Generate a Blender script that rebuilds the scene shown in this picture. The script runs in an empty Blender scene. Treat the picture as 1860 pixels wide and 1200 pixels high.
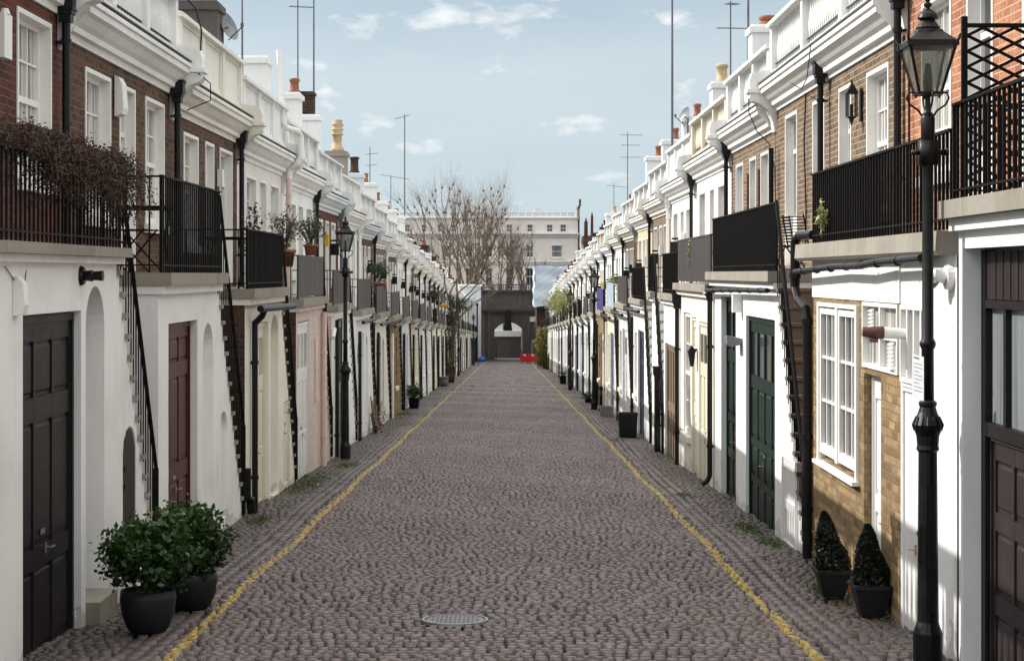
import bpy, math, random
import numpy as np
from mathutils import Vector, Matrix

# ------------------------------------------------------------------ camera, sky, sun, exposure
S = bpy.context.scene
C = S.collection
EYE = 2.4
SLOPE = 0.0371
F = 3236.0
cam_d = bpy.data.cameras.new('camera'); cam = bpy.data.objects.new('camera', cam_d); C.objects.link(cam)
cam.location = (0, 0, EYE); cam.rotation_euler = (math.pi/2, 0, 0)
cam_d.sensor_width = 36; cam_d.lens = F/1860*36
cam_d.shift_x = 6/1860; cam_d.shift_y = -103/1860
cam_d.clip_start = 0.1; cam_d.clip_end = 3000
S.camera = cam

SUN_AZ_AHEAD = 20          # degrees the sun stands ahead of straight-left
SUN_EL = math.degrees(math.atan(0.785*math.cos(math.radians(SUN_AZ_AHEAD))))
sun_dir = Vector((-math.cos(math.radians(SUN_EL))*math.cos(math.radians(SUN_AZ_AHEAD)),
                  math.cos(math.radians(SUN_EL))*math.sin(math.radians(SUN_AZ_AHEAD)), math.sin(math.radians(SUN_EL))))
W = bpy.data.worlds.new('World'); S.world = W; W.use_nodes = True
nt = W.node_tree; nt.nodes.clear()
def wn(t, **k):
    n = nt.nodes.new(t)
    for a, b in k.items(): setattr(n, a, b)
    return n
sky = wn('ShaderNodeTexSky', sky_type='NISHITA', sun_disc=False)
sky.sun_elevation = math.radians(SUN_EL); sky.sun_rotation = math.atan2(sun_dir.x, sun_dir.y)
sky.air_density = 1.0; sky.dust_density = 0.2; sky.ozone_density = 3.0
bg = wn('ShaderNodeBackground'); bg.inputs[1].default_value = 0.072
out = wn('ShaderNodeOutputWorld')
tc = wn('ShaderNodeTexCoord'); mp = wn('ShaderNodeMapping'); mp.inputs['Scale'].default_value = (19, 19, 46); mp.inputs['Location'].default_value = (2.3, 0.4, 1.25)
n1 = wn('ShaderNodeTexNoise'); n1.inputs['Scale'].default_value = 1.0; n1.inputs['Detail'].default_value = 9; n1.inputs['Roughness'].default_value = 0.55
n1.inputs['Distortion'].default_value = 0.0
cr = wn('ShaderNodeValToRGB'); cr.color_ramp.elements[0].position = 0.57; cr.color_ramp.elements[1].position = 0.70
mp2 = wn('ShaderNodeMapping'); mp2.inputs['Scale'].default_value = (2.2, 2.2, 9); mp2.inputs['Location'].default_value = (5.1, 1.0, 0.3)
n2 = wn('ShaderNodeTexNoise'); n2.inputs['Scale'].default_value = 1.0; n2.inputs['Detail'].default_value = 5
cr2 = wn('ShaderNodeValToRGB'); cr2.color_ramp.elements[0].position = 0.38; cr2.color_ramp.elements[1].position = 0.75
cr2.color_ramp.elements[0].color = (0.02,)*3+(1,); cr2.color_ramp.elements[1].color = (0.42,)*3+(1,)
mx = wn('ShaderNodeMath', operation='MAXIMUM')
mc = wn('ShaderNodeMath', operation='MULTIPLY'); mc.inputs[1].default_value = 0.85
mixc = wn('ShaderNodeMixRGB'); mixc.inputs[2].default_value = (9.4, 9.6, 9.7, 1)
tint = wn('ShaderNodeMixRGB', blend_type='MULTIPLY'); tint.inputs[0].default_value = 1; tint.inputs[2].default_value = (0.72, 0.73, 0.74, 1)
L = nt.links.new
L(tc.outputs['Generated'], mp.inputs[0]); L(mp.outputs[0], n1.inputs['Vector']); L(n1.outputs[0], cr.inputs[0]); L(cr.outputs[0], mc.inputs[0])
L(tc.outputs['Generated'], mp2.inputs[0]); L(mp2.outputs[0], n2.inputs['Vector']); L(n2.outputs[0], cr2.inputs[0])
L(mc.outputs[0], mx.inputs[0]); L(cr2.outputs[0], mx.inputs[1]); L(mx.outputs[0], mixc.inputs[0])
L(sky.outputs[0], tint.inputs[1]); hz = wn('ShaderNodeMapRange'); hz.inputs[1].default_value = -0.02; hz.inputs[2].default_value = 0.20; hz.inputs[3].default_value = 0.95; hz.inputs[4].default_value = 0.62
hmix = wn('ShaderNodeMixRGB'); hmix.inputs[2].default_value = (5.5, 6.75, 7.5, 1); sxa = wn('ShaderNodeSeparateXYZ'); L(tc.outputs['Generated'], sxa.inputs[0]); L(sxa.outputs[2], hz.inputs[0])
L(hz.outputs[0], hmix.inputs[0]); L(tint.outputs[0], hmix.inputs[1]); L(hmix.outputs[0], mixc.inputs[1])
# bright broken cloud added overhead, outside the frame, to raise light in the shade
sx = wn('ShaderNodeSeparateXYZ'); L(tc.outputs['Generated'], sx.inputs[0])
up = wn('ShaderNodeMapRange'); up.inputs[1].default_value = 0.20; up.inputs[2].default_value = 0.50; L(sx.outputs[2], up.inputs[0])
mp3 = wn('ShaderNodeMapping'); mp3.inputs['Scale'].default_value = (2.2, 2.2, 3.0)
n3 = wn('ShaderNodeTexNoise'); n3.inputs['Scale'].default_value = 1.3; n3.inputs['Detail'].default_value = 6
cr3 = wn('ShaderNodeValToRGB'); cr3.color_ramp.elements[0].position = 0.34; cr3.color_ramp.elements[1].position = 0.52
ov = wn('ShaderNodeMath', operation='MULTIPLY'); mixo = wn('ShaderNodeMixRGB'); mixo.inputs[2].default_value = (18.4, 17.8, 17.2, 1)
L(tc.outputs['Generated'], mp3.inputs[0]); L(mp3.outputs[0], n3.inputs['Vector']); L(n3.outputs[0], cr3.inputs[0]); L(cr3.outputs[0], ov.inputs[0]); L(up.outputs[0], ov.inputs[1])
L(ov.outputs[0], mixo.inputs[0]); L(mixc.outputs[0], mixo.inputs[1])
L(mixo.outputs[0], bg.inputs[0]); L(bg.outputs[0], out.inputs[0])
sd = bpy.data.lights.new('sun', 'SUN'); sd.energy = 3.6; sd.angle = math.radians(0.35); sd.color = (1.0, 0.965, 0.91)
so = bpy.data.objects.new('sun', sd); C.objects.link(so); so.rotation_euler = sun_dir.to_track_quat('Z', 'Y').to_euler()
so.location = sun_dir*60
S.view_settings.view_transform = 'Standard'; S.view_settings.look = 'None'; S.view_settings.gamma = 1.0; S.view_settings.exposure = 0.56
S.cycles.max_bounces = 5; S.cycles.diffuse_bounces = 3; S.cycles.glossy_bounces = 2; S.cycles.transparent_max_bounces = 8
S.cycles.use_adaptive_sampling = True; S.cycles.adaptive_threshold = 0.02
S.cycles.use_denoising = True

def g(y): return -SLOPE*y
R = random.Random(7)
def zpx(px, X): return abs(X)*F/abs(px-924)

# ------------------------------------------------------------------ materials
MATS = {}
def new_mat(name):
    m = bpy.data.materials.new(name); m.use_nodes = True; m.node_tree.nodes.clear(); MATS[name] = m
    return m, m.node_tree
def node(t, ty, ins=None, **k):
    n = t.nodes.new(ty)
    for a, b in k.items(): setattr(n, a, b)
    for a, b in (ins or {}).items():
        if hasattr(b, 'is_output') or isinstance(b, bpy.types.NodeSocket): t.links.new(b, n.inputs[a])
        else: n.inputs[a].default_value = b
    return n
def c4(c): return (c[0], c[1], c[2], 1)
def scl(c, k): return tuple(min(1, v*k) for v in c)
def finish(m, t, col, rough=0.6, bump=None, bstr=0.3, bdist=0.01, metal=0.0, spec=0.5):
    b = node(t, 'ShaderNodeBsdfPrincipled', {'Roughness': rough, 'Metallic': metal, 'Specular IOR Level': spec})
    if isinstance(col, bpy.types.NodeSocket): t.links.new(col, b.inputs['Base Color'])
    else: b.inputs['Base Color'].default_value = c4(col)
    if bump is not None:
        bp = node(t, 'ShaderNodeBump', {'Strength': bstr, 'Distance': bdist, 'Height': bump}); t.links.new(bp.outputs[0], b.inputs['Normal'])
    o = node(t, 'ShaderNodeOutputMaterial'); t.links.new(b.outputs[0], o.inputs[0]); return b
def wpos(t): return node(t, 'ShaderNodeNewGeometry').outputs['Position']
def ramp(t, fac, p0, p1, c0=(0, 0, 0), c1=(1, 1, 1)):
    r = node(t, 'ShaderNodeValToRGB', {0: fac}); e = r.color_ramp.elements
    e[0].position = p0; e[1].position = p1; e[0].color = c4(c0); e[1].color = c4(c1); return r.outputs[0]
def noise(t, scale, detail=4, vec=None, sc=(1, 1, 1), rough=0.55):
    m_ = node(t, 'ShaderNodeMapping', {0: vec if vec is not None else wpos(t), 'Scale': sc})
    return node(t, 'ShaderNodeTexNoise', {'Vector': m_.outputs[0], 'Scale': scale, 'Detail': detail, 'Roughness': rough}).outputs[0]
def mixc_(t, fac, a, b, mode='MIX'):
    n = node(t, 'ShaderNodeMixRGB', blend_type=mode)
    for i, v in enumerate((fac, a, b)):
        if isinstance(v, bpy.types.NodeSocket): t.links.new(v, n.inputs[i])
        elif i == 0: n.inputs[0].default_value = v
        else: n.inputs[i].default_value = c4(v)
    return n.outputs[0]
def mth(t, op, a, b=0.0):
    n = node(t, 'ShaderNodeMath', operation=op)
    for i, v in enumerate((a, b)):
        if isinstance(v, bpy.types.NodeSocket): t.links.new(v, n.inputs[i])
        else: n.inputs[i].default_value = v
    return n.outputs[0]

def paint(name, col, dirt=0.35, dcol=(0.20, 0.17, 0.13), rough=0.6, bumps=0.25):
    """weathered masonry paint: streaks running down, blotches, slight trowel unevenness"""
    if name in MATS: return MATS[name]
    m, t = new_mat(name)
    streak = ramp(t, noise(t, 1.0, 6, sc=(7, 7, 0.5)), 0.52, 0.85)
    blotch = ramp(t, noise(t, 1.3, 7), 0.50, 0.80)
    d = mth(t, 'MULTIPLY', mth(t, 'MAXIMUM', mth(t, 'MULTIPLY', streak, 0.8), blotch), dirt)
    base = mixc_(t, ramp(t, noise(t, 0.45, 3), 0.3, 0.7), scl(col, 0.93), scl(col, 1.04))
    fine = ramp(t, noise(t, 38, 3), 0.62, 0.80)
    base = mixc_(t, mth(t, 'MULTIPLY', fine, 0.12), base, dcol)
    pz = node(t, 'ShaderNodeSeparateXYZ', {0: wpos(t)})
    hgt = mth(t, 'ADD', pz.outputs[2], mth(t, 'MULTIPLY', pz.outputs[1], SLOPE))
    spl = mth(t, 'LESS_THAN', hgt, mth(t, 'MULTIPLY', ramp(t, noise(t, 3.2, 7), 0.42, 0.75), 0.42))
    base = mixc_(t, mth(t, 'MULTIPLY', spl, 0.42 if dirt > .15 else 0.15), base, (0.26, 0.235, 0.19))
    col2 = mixc_(t, d, base, dcol)
    finish(m, t, col2, rough, noise(t, 9, 6), bumps, 0.015, spec=0.35)
    return m

def brick(name, c1, c2, mortar, painted=False):
    if name in MATS: return MATS[name]
    m, t = new_mat(name)
    p = node(t, 'ShaderNodeSeparateXYZ', {0: wpos(t)})
    u = mth(t, 'ADD', p.outputs[0], p.outputs[1])
    w = noise(t, 2.5, 2); wz = mth(t, 'ADD', p.outputs[2], mth(t, 'MULTIPLY', w, 0.02))
    v = node(t, 'ShaderNodeCombineXYZ', {0: u, 1: wz})
    bt = node(t, 'ShaderNodeTexBrick', {'Vector': v.outputs[0], 'Color1': c4((0, 0, 0)), 'Color2': c4((1, 1, 1)), 'Mortar': c4((0.5,)*3), 'Scale': 1.0,
              'Mortar Size': 0.008, 'Mortar Smooth': 0.3, 'Bias': 0.0, 'Brick Width': 0.228, 'Row Height': 0.076}, offset=0.5)
    tone = mth(t, 'ADD', mth(t, 'MULTIPLY', bt.outputs[0], 0.55), mth(t, 'MULTIPLY', noise(t, 1.2, 6), 0.55))
    col = mixc_(t, ramp(t, tone, 0.18, 0.92), c1, c2)
    col = mixc_(t, ramp(t, noise(t, 22, 4), 0.45, 0.85), col, scl(c1, 0.6))
    soot = mth(t, 'MULTIPLY', ramp(t, noise(t, 0.8, 5, sc=(2.5, 2.5, 0.7)), 0.48, 0.8), 0.45)
    col = mixc_(t, soot, col, scl(c1, 0.45))
    col = mixc_(t, bt.outputs['Fac'], col, mortar)
    h = mth(t, 'SUBTRACT', mth(t, 'MULTIPLY', noise(t, 30, 3), 0.3), bt.outputs['Fac'])
    finish(m, t, col, 0.85 if not painted else 0.55, h, 0.8, 0.008, spec=0.25)
    return m

def plain(name, col, rough=0.5, var=0.25, vscale=6, metal=0.0, bumps=0.15, spec=0.5, sc=(1, 1, 1)):
    if name in MATS: return MATS[name]
    m, t = new_mat(name)
    n = noise(t, vscale, 6, sc=sc)
    c = mixc_(t, ramp(t, n, 0.3, 0.75), scl(col, 1-var), scl(col, 1+var))
    r = mth(t, 'ADD', rough-0.1, mth(t, 'MULTIPLY', n, 0.2))
    b = finish(m, t, c, 0.5, n, bumps, 0.01, metal, spec); t.links.new(r, b.inputs['Roughness'])
    return m

def glass(name, col, rough=0.06, spec=0.9, curtain=None):
    if name in MATS: return MATS[name]
    m, t = new_mat(name)
    c = mixc_(t, ramp(t, noise(t, 1.1, 2, sc=(1, 3, 0.5)), 0.35, 0.7), scl(col, 0.5), scl(col, 1.3))
    if curtain:
        c = mixc_(t, ramp(t, noise(t, 3.0, 2, sc=(1, 8, 0.1)), 0.40, 0.55), c, curtain)
    b = finish(m, t, c, rough, noise(t, 2.5, 2), 0.06, 0.02, spec=spec)
    return m

def foliage(name, c1, c2, rough=0.5):
    if name in MATS: return MATS[name]
    m, t = new_mat(name)
    a = node(t, 'ShaderNodeAttribute', attribute_name='tone')
    col = mixc_(t, a.outputs['Fac'], c1, c2)
    b = finish(m, t, col, rough, spec=0.4)
    tr = node(t, 'ShaderNodeBsdfTranslucent'); t.links.new(col, tr.inputs[0])
    ms = node(t, 'ShaderNodeMixShader', {0: 0.2}); t.links.new(b.outputs[0], ms.inputs[1]); t.links.new(tr.outputs[0], ms.inputs[2])
    t.links.new(ms.outputs[0], [n for n in t.nodes if n.type == 'OUTPUT_MATERIAL'][0].inputs[0])
    return m

WHITE = (0.85, 0.86, 0.84)
white = paint('white_masonry_paint', WHITE, 0.24, (0.22, 0.19, 0.14))
white_trim = paint('white_trim_paint', (0.86, 0.86, 0.83), 0.26, (0.16, 0.13, 0.09))
white_clean = paint('white_gloss_paint', (0.86, 0.85, 0.81), 0.10, rough=0.4, bumps=0.08)
cool_white = paint('cool_white_paint', (0.70, 0.74, 0.76), 0.25)
cream = paint('cream_paint', (0.76, 0.70, 0.56), 0.28)
ivory = paint('ivory_paint', (0.84, 0.81, 0.72), 0.30)
buff = paint('buff_paint', (0.66, 0.52, 0.34), 0.30)
pink = paint('pink_paint', (0.72, 0.55, 0.49), 0.25)
pinkwhite = paint('pale_pink_paint', (0.78, 0.72, 0.69), 0.25)
grey_paint = paint('grey_paint', (0.42, 0.42, 0.42), 0.25)
br_brown = brick('brown_stock_brick', (0.050, 0.026, 0.015), (0.19, 0.10, 0.055), (0.15, 0.11, 0.08))
br_tan = brick('tan_stock_brick', (0.10, 0.064, 0.039), (0.27, 0.185, 0.118), (0.36, 0.29, 0.215))
br_red = brick('red_brick', (0.06, 0.018, 0.012), (0.19, 0.052, 0.03), (0.13, 0.09, 0.07))
br_orange = brick('orange_brick', (0.30, 0.11, 0.055), (0.55, 0.24, 0.13), (0.48, 0.36, 0.27))
br_yellow = brick('yellow_stock_brick', (0.15, 0.095, 0.042), (0.44, 0.305, 0.155), (0.20, 0.155, 0.105))
br_dark = brick('sooty_brick', (0.03, 0.020, 0.015), (0.10, 0.06, 0.04), (0.09, 0.07, 0.055))
br_pink = brick('pink_painted_brick', (0.66, 0.53, 0.48), (0.76, 0.63, 0.58), (0.64, 0.52, 0.48), True)
br_white = brick('white_painted_brick', (0.70, 0.70, 0.70), (0.80, 0.80, 0.79), (0.66, 0.66, 0.66), True)
stone = paint('ledge_stone', (0.30, 0.275, 0.23), 0.6, (0.10, 0.09, 0.06), 0.85, 0.5)
stone_dark = paint('dark_stone', (0.105, 0.090, 0.082), 0.5, (0.02, 0.018, 0.016), 0.85, 0.5)
stone_brown = paint('brown_stone', (0.20, 0.145, 0.12), 0.5, (0.04, 0.03, 0.025), 0.85, 0.4)
lead = plain('lead_flashing', (0.17, 0.17, 0.175), 0.6, 0.3)
black = plain('black_iron_paint', (0.006, 0.006, 0.0065), 0.42, 0.5, 14, spec=0.3)
black_rail = plain('black_rail_paint', (0.005, 0.0045, 0.0045), 0.6, 0.4, 14, spec=0.14)
black_wood = plain('dark_brown_door_paint', (0.012, 0.0095, 0.010), 0.5, 0.3, 5, sc=(1, 1, 3), spec=0.2)
plum_wood = plain('brown_door_paint', (0.030, 0.021, 0.022), 0.48, 0.25, 5, spec=0.2)
red_wood = plain('burgundy_door_paint', (0.070, 0.013, 0.016), 0.5, 0.25, 4, spec=0.3)
green_wood = plain('green_door_paint', (0.005, 0.018, 0.013), 0.45, 0.25, 4, spec=0.22)
navy_wood = plain('navy_door_paint', (0.03, 0.04, 0.075), 0.35, 0.25, 4)
blue_wood = plain('blue_door_paint', (0.20, 0.26, 0.45), 0.4, 0.2, 4)
grey_wood = plain('grey_door_paint', (0.16, 0.17, 0.18), 0.4, 0.2, 4)
tan_wood = plain('tan_timber', (0.20, 0.145, 0.10), 0.5, 0.3, 5, sc=(1, 4, 0.6))
white_wood = paint('white_door_paint', (0.78, 0.78, 0.77), 0.12, rough=0.35, bumps=0.06)
cream_wood = paint('cream_door_paint', (0.76, 0.71, 0.58), 0.12, rough=0.35, bumps=0.06)
pinkpipe = plain('pink_pipe_paint', (0.68, 0.53, 0.48), 0.45, 0.12)
terracotta = plain('terracotta', (0.27, 0.10, 0.055), 0.8, 0.3, 8)
buffpot = plain('buff_clay', (0.50, 0.37, 0.22), 0.8, 0.3, 8)
potgrey = plain('charcoal_pot', (0.012, 0.013, 0.016), 0.55, 0.3, 10, spec=0.3)
zinc = plain('zinc', (0.24, 0.255, 0.27), 0.45, 0.2, 8, metal=0.3)
metal_grey = plain('aerial_metal', (0.16, 0.16, 0.17), 0.5, 0.3, 8, metal=0.3)
brass = plain('brass', (0.55, 0.42, 0.20), 0.3, 0.2, 8, metal=0.9)
steel = plain('steel', (0.26, 0.26, 0.26), 0.4, 0.2, 8, metal=0.6)
slate = plain('roof_felt', (0.10, 0.10, 0.105), 0.8, 0.3, 3)
screen_grey = plain('weathered_screen_board', (0.040, 0.033, 0.031), 0.6, 0.4, 6, sc=(1, 6, 0.3))
screen_purple = plain('purple_screen_paint', (0.055, 0.035, 0.20), 0.5, 0.2)
screen_blue = plain('pale_blue_screen_paint', (0.42, 0.50, 0.58), 0.5, 0.15)
screen_white = plain('white_screen_paint', (0.72, 0.74, 0.75), 0.5, 0.1)
glass_dark = glass('window_glass', (0.035, 0.04, 0.045))
glass_pale = glass('curtained_glass', (0.10, 0.11, 0.12), curtain=(0.55, 0.54, 0.50))
glass_obs = glass('reeded_glass', (0.16, 0.18, 0.18), 0.3, curtain=(0.22, 0.24, 0.24))
bark = plain('plane_bark', (0.17, 0.135, 0.09), 0.9, 0.45, 5)
bark_dark = plain('dark_bark', (0.075, 0.055, 0.04), 0.9, 0.4, 12)
soil = plain('soil', (0.03, 0.022, 0.016), 0.95, 0.4, 20)
leaf_dark = foliage('dark_shrub_leaf', (0.006, 0.018, 0.003), (0.036, 0.095, 0.014), 0.38)
leaf_box = foliage('box_leaf', (0.004, 0.008, 0.004), (0.016, 0.027, 0.011))
leaf_olive = foliage('olive_leaf', (0.035, 0.045, 0.025), (0.12, 0.14, 0.075))
leaf_rust = foliage('rusty_creeper_leaf', (0.020, 0.011, 0.006), (0.095, 0.045, 0.020))
leaf_hedge = foliage('hedge_leaf', (0.07, 0.065, 0.018), (0.30, 0.24, 0.06))
leaf_ivy = foliage('ivy_leaf', (0.012, 0.024, 0.009), (0.06, 0.085, 0.03))
leaf_grass = foliage('moss_and_grass', (0.03, 0.05, 0.010), (0.10, 0.15, 0.03))
leaf_yellow = foliage('pale_green_leaf', (0.14, 0.17, 0.05), (0.38, 0.38, 0.16))
red_plastic = plain('red_plastic', (0.50, 0.012, 0.02), 0.4, 0.15)
blue_plastic = plain('blue_plastic', (0.02, 0.10, 0.45), 0.45, 0.2)
orange_plastic = plain('orange_plastic', (0.55, 0.11, 0.03), 0.5, 0.2)
tarp = paint('white_sheeting', (0.56, 0.64, 0.72), 0.25, (0.35, 0.40, 0.45), 0.45, 0.6)
paper = plain('paper', (0.75, 0.77, 0.78), 0.6, 0.05)
ink = plain('ink', (0.05, 0.05, 0.055), 0.6, 0.05)
yellow_flower = plain('yellow_blossom', (0.65, 0.42, 0.04), 0.6, 0.2)
pink_flower = plain('pink_blossom', (0.65, 0.04, 0.16), 0.6, 0.2)

m, t = new_mat('lamp_glass')
gb = node(t, 'ShaderNodeBsdfPrincipled', {'Base Color': (0.16, 0.17, 0.15, 1), 'Roughness': 0.10, 'Specular IOR Level': 0.8})
tr = node(t, 'ShaderNodeBsdfTransparent', {0: (0.85, 0.87, 0.82, 1)})
ms = node(t, 'ShaderNodeMixShader', {0: 0.5}); t.links.new(gb.outputs[0], ms.inputs[1]); t.links.new(tr.outputs[0], ms.inputs[2])
oo = node(t, 'ShaderNodeOutputMaterial'); t.links.new(ms.outputs[0], oo.inputs[0]); lamp_glass = m

# cobbles: colour per sett comes from the 'tone' attribute; the yellow line is paint on the stones
def sett_material():
    m, t = new_mat('granite_setts')
    a = node(t, 'ShaderNodeAttribute', attribute_name='tone').outputs['Fac']
    col = mixc_(t, a, (0.034, 0.024, 0.024), (0.190, 0.145, 0.146))
    big = ramp(t, noise(t, 0.35, 5), 0.35, 0.7)
    col = mixc_(t, mth(t, 'MULTIPLY', big, 0.40), col, (0.155, 0.112, 0.078))
    dk = ramp(t, noise(t, 0.7, 5), 0.5, 0.75)
    col = mixc_(t, mth(t, 'MULTIPLY', dk, 0.55), col, (0.060, 0.046, 0.048))
    col = mixc_(t, mth(t, 'MULTIPLY', ramp(t, noise(t, 60, 3), 0.45, 0.8), 0.35), col, (0.09, 0.075, 0.075))
    p = node(t, 'ShaderNodeSeparateXYZ', {0: wpos(t)})
    x, y = p.outputs[0], p.outputs[1]
    hv = node(t, 'ShaderNodeTexWhiteNoise', {'W': mth(t, 'MULTIPLY', a, 91.7)}, noise_dimensions='1D').outputs['Color']
    hs_ = node(t, 'ShaderNodeSeparateColor', {0: hv})
    col = mixc_(t, mth(t, 'MULTIPLY', hs_.outputs[0], 0.30), col, (0.165, 0.125, 0.085))
    col = mixc_(t, mth(t, 'MULTIPLY', hs_.outputs[1], 0.30), col, (0.13, 0.115, 0.15))
    # moss near the walls
    mossn = ramp(t, noise(t, 1.1, 6), 0.50, 0.68)
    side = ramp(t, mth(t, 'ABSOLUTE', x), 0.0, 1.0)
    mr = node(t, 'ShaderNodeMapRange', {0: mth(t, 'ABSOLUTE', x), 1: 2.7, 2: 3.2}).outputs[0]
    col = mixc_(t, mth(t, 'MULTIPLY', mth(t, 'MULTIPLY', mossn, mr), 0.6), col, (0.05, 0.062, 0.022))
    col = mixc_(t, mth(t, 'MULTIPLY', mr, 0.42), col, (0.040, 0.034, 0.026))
    # yellow paint
    wob = mth(t, 'MULTIPLY', mth(t, 'SUBTRACT', noise(t, 0.20, 1, sc=(0, 1, 0)), 0.5), 0.08)
    fine = mth(t, 'MULTIPLY', mth(t, 'SUBTRACT', noise(t, 13, 3), 0.5), 0.018)
    masks = []
    for cx in (-2.57, 2.32):
        d = mth(t, 'ABSOLUTE', mth(t, 'SUBTRACT', mth(t, 'ADD', x, mth(t, 'ADD', wob, fine)), cx))
        masks.append(mth(t, 'LESS_THAN', d, 0.046))
    mk = mth(t, 'MAXIMUM', masks[0], masks[1])
    wear = ramp(t, noise(t, 18, 7), 0.40, 0.50)
    wear2 = ramp(t, noise(t, 1.7, 4), 0.25, 0.42)
    wr = mth(t, 'MULTIPLY', wear, mth(t, 'ADD', 0.55, mth(t, 'MULTIPLY', wear2, 0.45)))
    mk = mth(t, 'MULTIPLY', mk, wr)
    ycol = mixc_(t, noise(t, 6, 4), (0.33, 0.22, 0.035), (0.52, 0.38, 0.08))
    col = mixc_(t, mk, col, ycol)
    b = finish(m, t, col, 0.5, noise(t, 45, 5), 0.35, 0.006, spec=0.5)
    r = mth(t, 'ADD', 0.42, mth(t, 'MULTIPLY', noise(t, 5, 3), 0.25)); t.links.new(r, b.inputs['Roughness'])
    return m
setts = sett_material()
m, t = new_mat('sett_joint_dirt')
dn = noise(t, 0.9, 6)
finish(m, t, mixc_(t, ramp(t, dn, 0.5, 0.7), (0.012, 0.009, 0.007), (0.024, 0.026, 0.010)), 0.9, noise(t, 40, 4), 0.5, 0.01)
joint = m
asphalt = plain('asphalt', (0.06, 0.055, 0.055), 0.8, 0.3, 4)

# ------------------------------------------------------------------ mesh building
class MB:
    """collects faces in world space; T maps local coords to world"""
    def __init__(s, T=None): s.v = []; s.f = []; s.T = T or (lambda a, b, c: (a, b, c)); s.tone = None; s.smooth = False
    def p(s, a, b, c): s.v.append(s.T(a, b, c)); return len(s.v)-1
    def poly(s, pts): s.f.append([s.p(*q) for q in pts])
    def box(s, a0, a1, b0, b1, c0, c1):
        i = [s.p(a, b, c) for a in (a0, a1) for b in (b0, b1) for c in (c0, c1)]
        for q in ((0, 1, 3, 2), (4, 6, 7, 5), (0, 4, 5, 1), (2, 3, 7, 6), (0, 2, 6, 4), (1, 5, 7, 3)): s.f.append([i[k] for k in q])
    def prism(s, prof, b0, b1, caps=True):
        """profile of (a, c) extruded along b"""
        n = len(prof); A = [s.p(a, b0, c) for a, c in prof]; B = [s.p(a, b1, c) for a, c in prof]
        for k in range(n): s.f.append([A[k], A[(k+1) % n], B[(k+1) % n], B[k]])
        if caps: s.f.append(A); s.f.append(B[::-1])
    def tube(s, pts, r, n=8, caps=True):
        """tube in world space through points already mapped by T; r number or list"""
        P = [Vector(s.T(*q)) for q in pts]
        rr = r if isinstance(r, (list, tuple)) else [r]*len(P)
        rings = []
        up = None
        for k, q in enumerate(P):
            d = (P[min(k+1, len(P)-1)]-P[max(k-1, 0)])
            if d.length < 1e-9: d = Vector((0, 0, 1))
            d.normalize()
            if up is None: up = d.orthogonal().normalized()
            a = (up-d*up.dot(d))
            a = a.normalized() if a.length > 1e-6 else d.orthogonal().normalized()
            up = a; b = d.cross(a)
            ring = []
            for j in range(n):
                th = 2*math.pi*j/n
                s.v.append(tuple(q+(a*math.cos(th)+b*math.sin(th))*rr[k])); ring.append(len(s.v)-1)
            rings.append(ring)
        for k in range(len(rings)-1):
            for j in range(n): s.f.append([rings[k][j], rings[k][(j+1) % n], rings[k+1][(j+1) % n], rings[k+1][j]])
        if caps: s.f.append(rings[0][::-1]); s.f.append(rings[-1])
    def lathe(s, cx, cy, prof, n=12, ang=0.0):
        """prof of (r, z) about a vertical axis"""
        rings = []
        for r, z in prof:
            rings.append([s.p(cx+r*math.cos(2*math.pi*j/n+ang), cy+r*math.sin(2*math.pi*j/n+ang), z) for j in range(n)])
        for k in range(len(rings)-1):
            for j in range(n): s.f.append([rings[k][j], rings[k][(j+1) % n], rings[k+1][(j+1) % n], rings[k+1][j]])
        s.f.append(rings[0][::-1]); s.f.append(rings[-1])
    def add(s, verts, faces):
        o = len(s.v); s.v.extend(map(tuple, verts)); s.f.extend([[i+o for i in f] for f in faces])
    def build(s, name, mat, parent=None, smooth=False, bevel=0):
        me = bpy.data.meshes.new(name)
        off = parent['_w'] if parent is not None else (0, 0, 0)
        vs = np.array(s.v, dtype=float)
        if parent is None:
            lo = vs.min(0); hi = vs.max(0); off = ((lo[0]+hi[0])/2, (lo[1]+hi[1])/2, lo[2])
        vs = vs-np.array(off)
        me.from_pydata(vs.tolist(), [], s.f); me.materials.append(mat)
        if smooth: me.polygons.foreach_set('use_smooth', [True]*len(me.polygons))
        if s.tone is not None:
            at = me.attributes.new('tone', 'FLOAT', 'FACE'); at.data.foreach_set('value', s.tone)
        me.update()
        o = bpy.data.objects.new(name, me); C.objects.link(o)
        if parent is not None: o.parent = parent; o['_w'] = tuple(off)
        else: o.location = off; o['_w'] = tuple(off)
        if bevel:
            bm_ = o.modifiers.new('bevel', 'BEVEL'); bm_.width = bevel; bm_.segments = 2; bm_.limit_method = 'ANGLE'; bm_.angle_limit = 0.9
        return o
def tag(o, label=None, cat=None, group=None, kind=None):
    for k, v in (('label', label), ('category', cat), ('group', group), ('kind', kind)):
        if v: o[k] = v
    return o
def empty(name, loc, label=None, cat=None, group=None, kind=None):
    o = bpy.data.objects.new(name, None); C.objects.link(o); o.location = loc; o['_w'] = tuple(loc); o.empty_display_size = 0.3
    return tag(o, label, cat, group, kind)

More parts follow.
